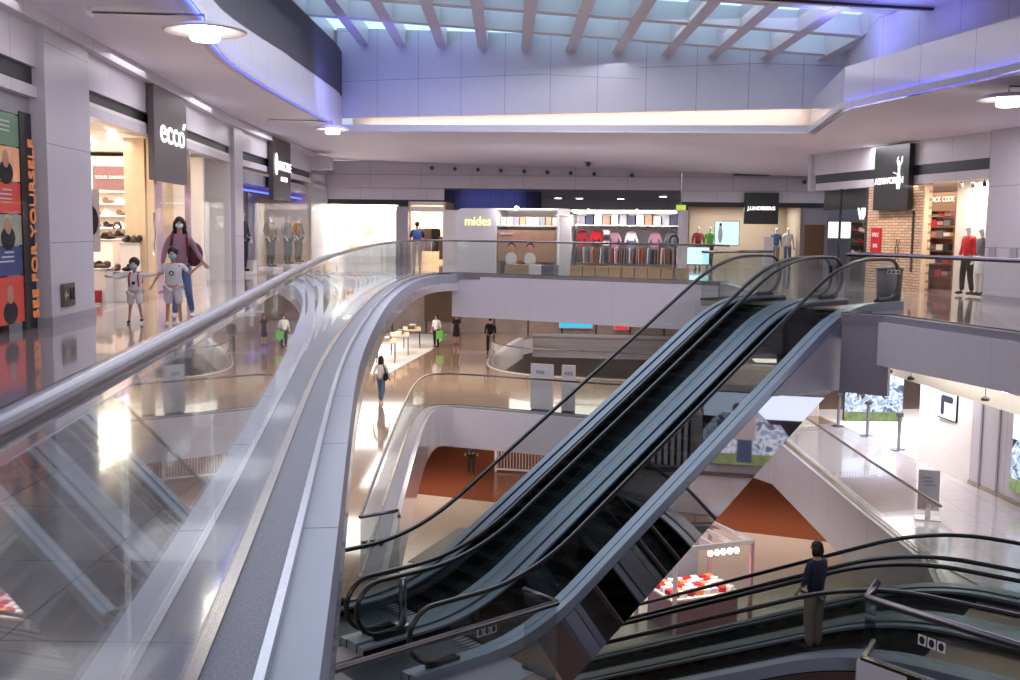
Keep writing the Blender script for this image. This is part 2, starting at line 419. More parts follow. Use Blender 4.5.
# ------------------------------------------------------------------ glass balustrades
def resample(path, step):
    P = [Vector((p[0], p[1])) for p in path]; L = [0]
    for i in range(1, len(P)): L.append(L[-1]+(P[i]-P[i-1]).length)
    return P, L
def subpath(P, L, a, b):
    def at(s):
        for i in range(1, len(P)):
            if L[i] >= s or i == len(P)-1:
                t = (s-L[i-1])/max(1e-6, L[i]-L[i-1]); return P[i-1].lerp(P[i], t)
    out = [at(a)]+[P[i] for i in range(len(P)) if a+.02 < L[i] < b-.02]+[at(b)]
    return [(p.x, p.y) for p in out]
def balustrade(label, path, z, h=1.1, panel=1.35, mat='glass', r=.032, start=0, railmat='rail', base=.03, off=0, roff=0, caps=False, group=None, zf=None, shoe=True):
    c = path[0]
    root = thing('glass_balustrade', label, 'railing', (c[0], c[1], z), 0, group)
    loc = [(p[0]-c[0], p[1]-c[1]) for p in path]
    P, L = resample(loc, panel); a = start
    while a < L[-1]-.05:
        b = min(a+panel, L[-1])
        sp = subpath(P, L, a+.006, b-.006)
        if (mat != 'glassn' or a > 13) and max((abs((Vector(sp[-1])-Vector(sp[0])).normalized().cross(Vector(q_)-Vector(sp[0]))) for q_ in sp[1:-1]), default=0) < .05: sp = [sp[0], sp[-1]]
        gp = MB(); gp.smooth = True; gp = gp.ribbon(sp, (off-.006, off+.006), base, h-.02).build('glass_panel', mat, root); gp.data.set_sharp_from_angle(angle=radians(40)); a = b
    nor = MB(); nor.smooth = True
    if shoe: MB().ribbon(subpath(P, L, start, L[-1]), (off-.03, off+.03), base-.06 if base > .05 else 0, base+.02).build('shoe_channel', 'shoe', root)
    sp = subpath(P, L, start, L[-1])
    pts = []
    for i_, (x, y) in enumerate(sp):
        a_ = Vector(sp[max(0, i_-1)]); b_ = Vector(sp[min(len(sp)-1, i_+1)]); t_ = (b_-a_).normalized(); pts.append((x+t_.y*roff, y-t_.x*roff, h))
    nor.tube(pts, r, 12).build('handrail', railmat, root)
    return root
balustrade('long curved glass balustrade with polished rail sweeping from bottom left past the walking family', left_curve[2:]+back_line[:2], 0, 1.1, 1.3, 'glassn', .036, start=.4, roff=-.07)
balustrade('glass balustrade in front of the babywear kiosk, right of the curved corner', back_line[1:]+[(6.3, 30.7)], 0, 1.1, 1.5)
balustrade('short glass balustrade beside the left top landing of the main escalator', [ep(8.35, -.95), ep(10.9, -.95)], 0, 1.05, 1.3, 'glassg')
balustrade('glass balustrade with dark grey rail before the stone fronted shop at right', [ep(8.2, 3.2), ep(7.5, 3.1), (6.9, 18.9), (7.72, 15.87), (8.13, 12), (8.33, 8)], 0, 1.1, 1.25, 'glass', .036)
balustrade('middle level curved glass balustrade beside the woman with a black shoulder bag', V1a+V1b[1:3], Z1, 1.1, 1.5)
balustrade('middle level glass balustrade ending behind the escalator, in front of white notice stands', L1rest[1:4], Z1, 1.1, 1.5)
balustrade('middle level glass balustrade on the right along the pale walkway', [(7.4, 31.9), (7.95, 30.4), (7.88, 26), (7.82, 22.5), (7.82, 18.7)], Z1, 1.1, 1.9, 'glass', .03, railmat='shoe')
balustrade('short glass panel closing the foot of the curved walkway beside escalator', [(-2.5, 17.5), (-1.9, 17.95), (-1.85, 17.55)], Z1, 1.1, 1.0, 'glassg')
balustrade('glass balustrade with steel rail in front of the main escalator foot', [ep(-7.2, 4.0), ep(-.55, 4.0), ep(-.55, 3.35)], Z1, 1.1, 1.5, 'glassg', .045)
LR = [(4.95, 13.72), (4.6, 13.12), (5.8, 11.62), (7.2, 9.9)]
balustrade('glass balustrade with steel rail at bottom right corner on a white block', LR, -4.2, 1.04, 1.6, 'glassg', .05, base=.24)
balustrade('distant glass balustrade curving around the second opening on the middle level', void1b[:22], Z1, 1.1, 2.2, 'glass', .03)

# ------------------------------------------------------------------ escalators
def escalator(label, og, d, n, v0, w, zb, rise, inc, u0, ub, ut, outer, truss, clad, group, steps=True, ztop=.986, tdepth=1.16, label_right=None):
    """one moving stair; handrails at v0 and v0+w; outer = deck overhang left/right"""
    T = math.tan(inc); u1 = u0+rise/T; R = .95
    def Fz(u):
        def bl(x):  # smoothed ramp starting at 0
            if x < -R: return 0
            if x > R: return x
            return (x+R)**2/(4*R)
        return T*(bl(u-u0)-bl(u-u1))
    oc = og+n*v0
    root = thing('escalator', label, 'escalator', (oc.x, oc.y, zb), math.atan2(d.y, d.x), group)
    # local frame: x along travel, y = -v (left positive), z up
    us = [ub+.36+(ut-ub-.72)*i/70 for i in range(71)]
    for v in (0, w):
        # handrail loop
        pts = []; cz = ztop-.39
        for k in range(9): a = -pi/2-.5+(pi/2+.0)*0; 
        for k in range(13): a = -pi*.62+(-pi*.88)*k/12; a = -pi/2-pi*k/12; pts.append((ub+.39+.39*cos(a), -v, cz+.39*sin(a)))
        pts = [(ub+.75, -v, .2)]+pts
        for u in us[1:-1]: pts.append((u, -v, Fz(u)+ztop))
        for k in range(13): a = pi/2-pi*k/12; pts.append((ut-.39+.39*cos(a), -v, rise+cz+.39*sin(a)))
        pts.append((ut-.75, -v, rise+.2))
        hb = MB(); hb.smooth = True; hb.tube(pts, .034, 8, sq=1.25).build('handrail', 'rubber', root)
        # glass
        g = MB(); cols = []
        for i in range(9): x = ub+.04+.35*i/8; dz = sqrt(max(0, .36**2-(.39-(x-ub))**2)); cols.append((x, max(.12, cz-dz), cz+dz))
        for u in us[1:-1]: cols.append((u, Fz(u)+.1, Fz(u)+ztop-.03))
        for i in range(9): x = ut-.39+.35*i/8; dz = sqrt(max(0, .36**2-(x-(ut-.39))**2)); cols.append((x, max(rise+.12, rise+cz-dz), rise+cz+dz))
        for x, a, b in cols:
            for s in (-.005, .005): g.v += [(x, -v+s, a), (x, -v+s, b)]
        for i in range(len(cols)-1):
            k = i*4; q = k+4
            g.face((k, q, q+1, k+1)); g.face((k+2, k+3, q+3, q+2)); g.face((k+1, q+1, q+3, k+3))
        g.build('balustrade_glass', 'glassg', root)
    # decks (outer and inner), skirts
    ud = [ub-.0+(ut-ub)*i/76 for i in range(77)]
    def strip(v0_, v1_, za, zb_, name, mat, us_=ud):
        m = MB()
        for u in us_:
            for v, z in ((v0_, za), (v1_, za), (v1_, zb_), (v0_, zb_)): m.v.append((u, -v, Fz(u)+z))
        for i in range(len(us_)-1):
            for k in range(4):
                k2 = (k+1) % 4; m.face((i*4+k, i*4+k2, i*4+4+k2, i*4+4+k))
        m.face((0, 3, 2, 1)); e = (len(us_)-1)*4; m.face((e, e+1, e+2, e+3)); return m.build(name, mat, root)
    for v, s, o_ in ((0, -1, outer[0]), (w, 1, outer[1])):
        strip(*sorted((v+s*.018, v+s*o_)), -.03, .15, 'outer_deck', 'deck')
        strip(*sorted((v-s*.018, v-s*.165)), -.02, .13, 'inner_deck', 'deck')
        strip(*sorted((v-s*.165, v-s*.18)), -.2, .09, 'skirt_panel', 'skirt')
        strip(*sorted((v-s*.018, v+s*.018)), -.05, .105, 'glass_channel', 'black')
    # truss
    m = MB(); a, b = -outer[0], w+outer[1]
    uu = [u for u in ud if u0-.9 <= u <= u1+.5]
    for u in uu:
        bot = -tdepth
        for v, z in ((a+.01, -.05), (b-.01, -.05), (b-.01, bot), (a+.01, bot)): m.v.append((u, -v, Fz(u)+z))
    for i in range(len(uu)-1):
        for k in (1, 2, 3):
            k2 = (k+1) % 4; m.face((i*4+k, i*4+k2, i*4+4+k2, i*4+4+k)[::-1])
    m.build('truss_cladding', clad, root)
    # landing plates and comb
    for (x0, x1, z) in ((ub-.5, u0-.75, 0), (u1+.75, ut+.1, rise)):
        MB().box(((x0+x1)/2, -w/2, z-.01), (x1-x0, w-.2, .05)).build('landing_plate', 'deckd' if z == 0 else 'bronze', root)
    if steps:
        ms = MB(); g_ = .4
        ms.box((0, 0, -.02), (g_-.01, w-.37, .04)); ms.box((-g_/2+.01, 0, -.13), (.02, w-.37, .22))
        for q in range(10): ms.box((0, -(w-.42)/2+(w-.42)*q/9, .004), (g_-.02, .03, .008))
        first = None; u = u0-.7
        Lh = g_
        while u < u1+.7:
            # pitch line of constant horizontal step length
            st = ms.build('step', 'skirt', root) if first is None else first.copy()
            if first is None: first = st
            else: COL.objects.link(st); st.parent = root
            st.location = (u, -w/2, Fz(u)); u += Lh*.88
    # newel base boxes
    for x in (ub+.55, ut-.55):
        z = 0 if x < u0 else rise
        for v in (0, w):
            MB().box((x, -v, z+.1), (.5, .12, .2)).build('newel_base', 'black', root)
    return root, Fz
W_, G_ = 1.272, .266
inc = radians(30)
escalator('left one of the two long escalators, its empty dark steps climbing to the right', O, D, N, 0, W_, Z1, 4.5, inc, U0, -2.08, 9.87, (.15, .133), True, 'mirror', 'main escalators')
escalator('right one of the two long escalators, with mirrored side cladding', O, D, N, W_+G_, W_, Z1, 4.5, inc, U0, -2.08, 9.87, (.133, .14), True, 'mirror', 'main escalators')
# lower pair going down to the left
dl = Vector((-sin(2.222), -cos(2.222))); dl = Vector((sin(2.222), cos(2.222)))   # rising direction
nl = Vector((dl.y, -dl.x))   # to the right of travel when going up -> nearer to camera
tb = Vector((6.82, 16.522)); incl = radians(24.9); wl, gl = 1.453, .466
riseL = -4.2-Z2; runL = riseL/math.tan(incl)
og = tb-dl*runL
escalator('farther of the two lower escalators, behind the riding woman', og, dl, nl, 0, wl, Z2, riseL, incl, 0, -2.0, runL+3.6, (.28, .233), True, 'mirror', 'lower escalators', ztop=1.0, tdepth=1.0)
rootN, FzL = escalator('nearer of the two lower escalators, carrying a woman in a navy top', og, dl, nl, wl+gl, wl, Z2, riseL, incl, 0, -2.0, runL+3.6, (.233, .28), True, 'mirror', 'lower escalators', ztop=1.0, tdepth=1.0)
# landing platform of the lower pair
q = [tb+dl*.9-nl*.28, tb+dl*7-nl*.28, tb+dl*7+nl*3.7, tb+dl*.9+nl*3.7]
struct('floor_lower_landing', MB().prism([tuple(p) for p in q], Z1-.1, -4.22), 'deckd')
# floor plate round the main foot
struct('floor_escalator_foot', MB().prism([ep(-.5, -.3), ep(-.5, 3.6), ep(-3.4, 3.9), ep(-3.4, -.5)], Z1, Z1+.012), 'postn')
# posts standing between the handrails at the foot and head
def post(label, x, y, z, h, r=.05):
    t = thing('steel_post', label, 'post', (x, y, z), 0, 'posts between escalator handrails')
    b = MB(); b.smooth = True; b.lathe([(r, 0.04), (r, h), (r*.8, h+.015)], n=14).build('pole', 'steel', t)
    b = MB(); b.lathe([(r*1.8, 0), (r*1.8, .03), (r, .045)], n=14).build('base_flange', 'steel', t)
x, y = ep(-1.2, W_+G_/2); post('brushed steel post between the handrails at the main escalator foot', x, y, Z1+.17, .72, .06)
q = tb+dl*2.2+nl*(wl+gl/2); post('brushed steel post beside the lower escalator handrails, at right edge', q.x, q.y, -4.2+.17, .95)

# ================================================================== upper level shell
def zs(X, Y=0): return 4.4-.0286*(X+7)
ringL = [(-3.2, -5), (-3.5, 6), (-4.2, 14), (-4.75, 16.8), (-5.05, 19.5), (-5.12, 24), (-5.06, 27.6), (-5.02, 30.5), (-5.1, 32.1)]
ringB = [(3.4, 28.65), (7.5, 27.0)]
ringR = [(6.7, 21.8), (7.44, 17.8), (7.7, 16.4), (8.2, 10), (8.3, -5)]
ring = catmull(ringL[:-1], 3)+[ringL[-1]]+ringB+ringR
outer = [(-6.0, -5), (-6.4, 11), (-6.8, 17), (-7.8, 29.5), (-8.1, 46.2), (-8.1, 46.5), (13, 44.4), (9.45, 33.2), (11.2, 24.3), (12.6, 13), (13.2, -5)]
struct('ceiling_upper', MB().prism(outer, lambda x, y: zs(x), lambda x, y: zs(x)+.03, [ring]), 'soffit')
rl = catmull(ringL, 4)
zl = [zs(p[0])-.0 for p in rl]
struct('trim_20', MB().ribbon(rl, (-.12, 0), [z-.02 for z in zl], [z+.66+.36*max(0, min(1, (p[1]-14)/10)) for z, p in zip(zl, rl)]), 'panel')
struct('trim_21', MB().ribbon(rl, (.07, .09), [z-.02 for z in zl], [z+.10 for z in zl]), 'panel')
struct('wall_left_upper', MB().ribbon(rl, (-.12, -.0), [z+.64+.36*max(0, min(1, (p[1]-14)/10)) for z, p in zip(zl, rl)], 6.66), 'dkglass')
rr = [ringB[-1]]+ringR
zr = [zs(p[0]) for p in rr]
struct('trim_22', MB().ribbon(rr, (-.12, 0), [z-.02 for z in zr], [z+.82 for z in zr]), 'panel_gloss')
struct('trim_23', MB().ribbon(rr, (.07, .09), [z-.02 for z in zr], [z+.10 for z in zr]), 'panel')
struct('wall_right_upper', MB().ribbon(rr, (-.75, -.65), [z+.7 for z in zr], [z+3.0 for z in zr]), 'panel_up')
bw = [(-5.25, 32.12), (3.4, 28.65), (8.3, 26.7)]
def ztop(X): return 6.83-.088*(X+4.4)
struct('wall_back_upper', MB().ribbon(bw, (-.14, 0), [4.74, 4.66, 4.6], [8.2, 7.4, 7.0]), 'panel_up')
struct('trim_24', MB().ribbon(bw, (-1.0, -.9), [4.5, 4.3, 4.2], 5.4), 'white')
struct('trim_25', MB().ribbon(bw, (-1.0, -.01), [zs(p[0])+.01 for p in bw], [zs(p[0])+.2 for p in bw]), 'white')
struct('trim_26', MB().ribbon(bw, (-1.0, -.14), 5.4, 5.5), 'white')
t = thing('cove_light_strip', 'warm light strip glowing in the long slot above the back opening', 'light', (0, 30, 4.8))
MB().ribbon([(p[0], p[1]-30) for p in bw], (-.34, -.24), -.02, .02).build('light_strip', 'cove', t)
def led(label, path, off, z, mat='blue'):
    t = thing('led_strip', label, 'light', (path[0][0], path[0][1], z[0]))
    pp = [(p[0]-path[0][0], p[1]-path[0][1]) for p in path]
    MB().ribbon(pp, off, [q-z[0]+.035 for q in z], [q-z[0]+.05 for q in z]).build('light_strip', mat, t)
led('blue light strip along the lower edge of the left upper fascia', rl, (.01, .05), zl)
led('blue light strip along the lower edge of the right upper fascia', rr[1:], (.01, .05), zr[1:])
# skylight: coffered grid
bm = MB()
xs = [-10, -8.9, -7.8, -6.6, -5.5, -4.4, -3.26, -2.04, -.86, .34, 1.55, 2.76, 4.01, 5.15, 6.39, 7.7, 8.9]
def ywall(X): return 32.12-(X+5.25)*.401 if X < 3.4 else 28.65-(X-3.4)*.398
for X in xs:
    y1 = ywall(X); y0 = 4; z = ztop(X)
    xa, xb = X, X+(y1-y0)*.004
    i = len(bm.v)
    for (x, y) in ((xb, y0), (xa, y1)):
        for dx, dz in ((-.14, 0), (.14, 0), (.16, .5), (-.16, .5)): bm.v.append((x+dx, y, z+dz))
    bm.face((i, i+1, i+5, i+4)); bm.face((i+1, i+2, i+6, i+5)); bm.face((i+3, i, i+4, i+7)); bm.face((i, i+3, i+2, i+1))
for k in range(11):
    Yk = 27.25-2.5*k; i = len(bm.v)
    for X in (-10, 8.9):
        y = Yk-.134*X+.1; z = ztop(X)+.02
        for dy, dz in ((-.15, 0), (.15, 0), (.12, .48), (-.12, .48)): bm.v.append((X, y+dy, z+dz))
    bm.face((i, i+4, i+5, i+1)); bm.face((i, i+3, i+7, i+4)); bm.face((i+1, i+5, i+6, i+2))
struct('ceiling_skylight_grid', bm, 'panel')
sk = MB(); i = 0
for a, b in zip(xs[:-1], xs[1:]):
    sk.quad((a, 4, ztop(a)+.47), (b, 4, ztop(b)+.47), (b, ywall(b)+.3, ztop(b)+.47), (a, ywall(a)+.3, ztop(a)+.47))
M['sky'] = emi('diffused_skylight', '#a9cde0', 1.25)
struct('window_1', sk, 'sky')
# ceiling panel near the top right corner
struct('ceiling_front', MB().prism([(-.5, 18.6), (9.4, 20.6), (9.4, 8), (-.5, 8)], 5.62, 5.9), 'panel_gloss')
struct('trim_27', MB().ribbon([(-.5, 18.3), (9.4, 20.3)], (-.04, .04), 5.58, 5.63), 'dark')

# left wall ------------------------------------------------------------
def LW(Y): return -6.66-(Y-15.12)*.0758 if Y < 29.5 else -7.75-(Y-29.5)*.0135
def lwp(*ys): return [(LW(y), y) for y in ys]
def lz(a, b, c, d, name, z0, z1, mat, off=(0, .12)):
    struct(name, MB().ribbon(lwp(a, b) if not (a < 29.5 < b) else lwp(a, 29.5, b), off, z0, z1), mat)
WO = (-.18, 0)
def lwall(name, ys, z0, z1, mat, off=WO): struct(name, MB().ribbon(lwp(*ys), off, z0, z1), mat)
lwall('wall_left_band', (4, 15.12, 29.5, 46.5), 3.64, 4.5, 'panel')
lwall('wall_left_strip', (4, 15.12, 29.5, 46.5), 3.38, 3.64, 'dark', (-.2, -.07))
lwall('wall_left_lintel', (4, 15.12, 29.5, 46.5), 3.22, 3.38, 'panel')
lwall('wall_left_pillar', (15.05, 17.0), 0, 4.32, 'pillar', (-.3, .10))
lwall('wall_left_pillar_b', (29.4, 30.4), 0, 4.32, 'pillar', (-.3, .10))
lwall('baseboard_left', (15.04, 17.01), 0, .14, 'postn', (-.3, .115))
lwall('trim_28', (4, 15.12, 29.5, 44), 4.2, 4.4, 'panel', (0, .18))
# stub at far end
struct('trim_29', MB().box((-7.55, 42.0, 4.0), (.9, .9, .5)), 'panel')

class Fr:
    """a local frame on a wall: x along A->B, +y into the shop, -y to the walkway"""
    def __init__(s, A, B, z=0): s.A = Vector(A); s.d = (Vector(B)-s.A).normalized(); s.L = (Vector(B)-s.A).length; s.n = Vector((-s.d.y, s.d.x)); s.z = z; s.rz = math.atan2(s.d.y, s.d.x)
    def p(s, x, y): q = s.A+s.d*x+s.n*y; return (q.x, q.y)
    def loc(s, x, y, z=0): q = s.p(x, y); return (q[0], q[1], s.z+z)
    def box(s, name, x0, x1, y0, y1, z0, z1, mat):
        struct(name, MB().prism([s.p(x0, y0), s.p(x1, y0), s.p(x1, y1), s.p(x0, y1)], s.z+z0, s.z+z1), mat)
    def panel(s, name, x0, x1, y, z0, z1, mat, t=.06):
        struct(name, MB().ribbon([s.p(x0, y), s.p(x1, y)], (-t, 0), s.z+z0, s.z+z1), mat)
LIGHTS = []
def area(name, loc, size, power, col=(1, .93, .84), rot=(0, 0, 0), sy=None, spread=None):
    l = bpy.data.lights.new(name, 'AREA'); l.energy = power; l.color = col; l.size = size
    if sy: l.shape = 'RECTANGLE'; l.size_y = sy
    if spread: l.spread = spread
    o = bpy.data.objects.new(name, l); COL.objects.link(o); o.location = loc; o.rotation_euler = rot
    return o
WARM = (1, .84, .66); NEUT = (1, .93, .86); COOL = (.88, .92, 1)
NW = [1]
def win(): NW[0] += 1; return 'window_%d' % NW[0]
def shop(fr, depth, h, wall, power, col, back=None, glass=True, floor=True, seg=2.2, x0=0, x1=None):
    L = fr.L if x1 is None else x1
    fr.box('wall_shop_back', x0, L, depth, depth+.1, 0, h+.3, back or wall)
    fr.box('wall_shop_side', x0-.05, x0+.05, .02, depth, 0, h+.3, wall)
    fr.box('wall_shop_side', L-.05, L+.05, .02, depth, 0, h+.3, wall)
    fr.box('ceiling_shop', x0, L, .02, depth, h+.15, h+.3, 'bright')
    c = fr.loc((x0+L)/2, depth*.5, h+.1)
    area('shop_light', c, min(L-x0, 9)*.8, power, col, (0, 0, fr.rz), sy=depth*.7)
    if glass:
        n = max(1, round((L-x0)/seg)); w = (L-x0)/n
        for i in range(n):
            fr.panel(win(), x0+i*w+.01, x0+(i+1)*w-.01, 0.05, .02, h, 'glasss', .012)
def sign(label, fr, x0, x1, z0, z1, y, mat, lets, group=None, t=.25):
    r = thing('sign_box', label, 'sign', fr.loc((x0+x1)/2, y, z0), fr.rz, group)
    MB().box((0, t/2, (z1-z0)/2), (x1-x0, t, z1-z0)).build('panel', mat, r)
    for (s, size, dx, dz, m, b) in lets:
        o = text(s, size, m, bold=b); put(o, r, (dx, -.012, (z1-z0)/2+dz), sc=((1.12, 1, .74) if s in ('ecco', 'NUZZLE', 'MARINE') else (1, 1, 1)))
        w = o.dimensions.x
    return r

# generic figures ------------------------------------------------------
def skin(name, V, E_, Rd, mat, parent, sub=1):
    me = bpy.data.meshes.new(name); me.from_pydata(V, E_, []); me.update()
    o = bpy.data.objects.new(name, me); COL.objects.link(o)
    m = o.modifiers.new('skin', 'SKIN'); m.use_smooth_shade = True; m.branch_smoothing = .4
    sv = me.skin_vertices[0].data
    for i, r in enumerate(Rd):
        sv[i].radius = r if isinstance(r, tuple) else (r, r); sv[i].use_root = (i == 0)
    s = o.modifiers.new('sub', 'SUBSURF'); s.levels = sub; s.render_levels = sub
    dg = bpy.context.evaluated_depsgraph_get(); dg.update()
    m2 = bpy.data.meshes.new_from_object(o.evaluated_get(dg)); o.modifiers.clear(); o.data = m2
    m2.materials.clear(); m2.materials.append(M[mat])
    for p in m2.polygons: p.use_smooth = True
    o.parent = parent; return o
STAND = dict(aL=((.07, .02, -.27), (.09, -.06, -.50)), aR=((-.07, .02, -.27), (-.09, -.06, -.50)), lL=((.01, -.02, -.42), (.01, .02, -.83)), lR=((-.01, -.02, -.42), (-.01, .02, -.83)))
WALK = dict(aL=((.06, .1, -.25), (.08, .1, -.48)), aR=((-.06, -.08, -.25), (-.08, -.2, -.46)), lL=((.01, -.16, -.40), (.01, -.14, -.80)), lR=((-.01, .02, -.42), (-.01, .24, -.78)))
def figure(name, label, cat, loc, face, h, pose, top=None, bottom=None, sleeve=.6, shorts=False, skirt=None, hair=None, hairlen=0, mask=None, shoes='blackfab', skn='skin', hs=1.0, group=None, hands=True, coat=False, wide=1.0, lean=(0, 0), eyes=False):
    k = h/1.7; root = thing(name, label, cat, loc, math.atan2(face[0], -face[1]), group)
    lx, ly = lean
    S = lambda p, z0=0: (p[0]*k+lx*(p[2])*k, p[1]*k+ly*(p[2])*k, p[2]*k)
    A = lambda a, b: tuple(a[i]+b[i] for i in range(3))
    pel, sp, ch, nk0, nk1 = (0, 0, .93), (0, 0, 1.08), (0, .01, 1.29), (0, .01, 1.42), (0, -.01, 1.48)
    hz = 1.58; hd = [(0, -.015, 1.54), (0, -.015, 1.62), (0, -.005, 1.67)]
    if hs != 1: hd = [(0, -.02, 1.48+.05*hs), (0, -.02, 1.48+.13*hs), (0, -.01, 1.48+.19*hs)]
    wfull = wide; wide = sqrt(wide) if wide > 1 else wide*.95
    V = [S(pel), S(sp), S(ch), S(nk0), S(nk1)]+[S(q) for q in hd]
    R = [(.13*k*wide, .10*k), (.115*k*wide, .085*k), (.14*k*wide, .095*k), .055*k, .05*k, .062*k*hs, .082*k*hs, .062*k*hs]
    E_ = [(0, 1), (1, 2), (2, 3), (3, 4), (4, 5), (5, 6), (6, 7)]
    # nose
    V.append(S((0, hd[1][1]-.105*hs, hd[0][2]+.04*hs))); R.append(.014*k*hs); E_.append((6, len(V)-1))
    J = {}
    for sd, s in (('L', 1), ('R', -1)):
        sh = (s*.165*wide, .01, 1.385); el = A(sh, pose['a'+sd][0]); wr = A(sh, pose['a'+sd][1])
        b = len(V); V += [S(sh), S(el), S(wr)]; R += [.05*k, .037*k, .024*k]; E_ += [(2, b), (b, b+1), (b+1, b+2)]
        dv = (Vector(wr)-Vector(el)).normalized(); side = Vector((-dv.z, 0, dv.x)).normalized() if abs(dv.y) < .9 else Vector((1, 0, 0))
        pm = Vector(wr)+dv*.05; V.append(S(pm)); R.append(.026*k); E_.append((b+2, b+3))
        if hands:
            bend = Vector((0, -.35, 0))
            for q, ln in ((-1.5, .055), (-.5, .07), (.5, .075), (1.5, .068)):
                a_ = pm+dv*.035+side*q*.018; c_ = a_+dv*ln*.5; e_ = c_+(dv+bend).normalized()*ln*.5
                i = len(V); V += [S(a_), S(c_), S(e_)]; R += [.009*k]*3; E_ += [(b+3, i), (i, i+1), (i+1, i+2)]
            a_ = Vector(wr)+dv*.03-side*s*.03+Vector((0, -.015, 0)); c_ = a_+dv*.04-side*s*.012
            i = len(V); V += [S(a_), S(c_)]; R += [.010*k, .008*k]; E_ += [(b+2, i), (i, i+1)]
        hp = (s*.085*wide, 0, .87); kn = A(hp, pose['l'+sd][0]); an = A(hp, pose['l'+sd][1])
        toe = (an[0]+s*.01, an[1]-.13, .03 if an[2] < .12 else an[2]-.06)
        b2 = len(V); V += [S(hp), S(kn), S(an), S(toe)]; R += [.078*k*wide, .052*k, .036*k, .03*k]; E_ += [(0, b2), (b2, b2+1), (b2+1, b2+2), (b2+2, b2+3)]
        J[sd] = (sh, el, wr, hp, kn, an, toe)
    skin('body', V, E_, R, skn, root); wide = wfull
    if top:
        V = [S((0, 0, .83 if not coat else .80)), S(sp), S(ch), S((0, .01, 1.43))]; R = [(.168*k*wide, .13*k), (.145*k*wide, .11*k), (.175*k*wide, .125*k), (.10*k, .085*k)]; E_ = [(0, 1), (1, 2), (2, 3)]
        for sd in 'LR':
            sh, el, wr = J[sd][:3]; b = len(V); V += [S(sh), S(tuple(sh[i]+(el[i]-sh[i])*min(1, sleeve*2) for i in range(3)))]; R += [.066*k, .05*k]; E_ += [(2, b), (b, b+1)]
            if sleeve > .5:
                t_ = (sleeve-.5)*2; V.append(S(tuple(el[i]+(wr[i]-el[i])*t_*.95 for i in range(3)))); R.append(.038*k); E_.append((b+1, b+2))
        skin('coat' if coat else 'shirt', V, E_, R, top, root)
    if bottom:
        if skirt:
            b = MB(); b.smooth = True; b.lathe([(skirt[1]*k, -.02), (skirt[1]*k*.98, .02*k), (.15*k*wide, (.95-skirt[0])*k), (.12*k, (1.0-skirt[0])*k)], (0, 0, skirt[0]*k), 20, 1, .75); b.build('skirt', bottom, root)
        else:
            V = [S((0, 0, .98))]; R = [(.14*k*wide, .115*k)]; E_ = []
            for sd in 'LR':
                hp, kn, an = J[sd][3:6]; b = len(V); V += [S(hp), S(kn)]; R += [.092*k*wide, .07*k*wide]; E_ += [(0, b), (b, b+1)]
                if not shorts: V.append(S(A(an, (0, 0, .03)))); R.append(.055*k*wide); E_.append((b+1, b+2))
            skin('shorts' if shorts else 'trousers', V, E_, R, bottom, root)
    for sd in 'LR':
        an, toe = J[sd][5:7]
        b = MB(); b.smooth = True; c = S(((an[0]+toe[0])/2, (an[1]+toe[1])/2-.01, max(.035, toe[2]+.01))); b.ell(c, (.045*k, .125*k, .038*k), 12, 6); b.ell((c[0], c[1]+.06*k, c[2]+.02*k), (.04*k, .05*k, .045*k), 10, 6); b.build('shoe', shoes, root)
    hc = S(hd[1])
    if hair:
        b = MB(); b.smooth = True
        b.ell((hc[0], hc[1]+.018*k*hs, hc[2]+.014*k*hs), (.086*k*hs, .092*k*hs, .09*k*hs), 16, 10)
        if hairlen:
            for q in range(7):
                a_ = pi*q/6; x_ = cos(a_)*.082*hs*k; y_ = sin(a_)*.06*hs*k
                b.ell((hc[0]+x_, hc[1]+y_+.02*k, hc[2]-hairlen*k*.45), (.032*k*hs, .035*k*hs, hairlen*k*.62), 8, 7)
        b.build('hair', hair, root)
    fy = hc[1]-.088*k*hs
    if mask:
        b = MB(); b.smooth = True; b.ell((hc[0], hc[1]-.045*k*hs, hc[2]-.055*k*hs), (.064*k*hs, .058*k*hs, .05*k*hs), 14, 8); b.build('face_mask', mask, root)
    if eyes:
        for s in (-1, 1):
            b = MB(); b.ell((hc[0]+s*.032*k*hs, hc[1]-.078*k*hs, hc[2]-.0*k*hs), (.014*k*hs, .008*k*hs, .008*k*hs), 8, 5); b.build('eye', 'black', root)
    root['k'] = k
    return root, J, k
def backpack(root, k, mat, c=(0, .17, 1.22), s=(.27, .14, .38), straps=True):
    b = MB(); b.smooth = True; b.ell((c[0]*k, c[1]*k, c[2]*k), (s[0]*k*.62, s[1]*k*.7, s[2]*k*.58), 14, 9); b.build('backpack', mat, root)
    if straps:
        for sx in (-1, 1):
            b = MB(); b.tube([(sx*.11*k, .12*k, 1.38*k), (sx*.115*k, .0, 1.455*k), (sx*.12*k, -.13*k, 1.36*k), (sx*.13*k, -.135*k, 1.2*k), (sx*.13*k, -.06*k, 1.05*k)], .022*k, 6); b.build('strap', mat, root)

def X_(x, Y): return (x-510)/F*Y
def Zr(x, y, Y): return 1.4656-math.tan(PITCH+math.atan((y-340-.0124*(x-510))/F))*Y
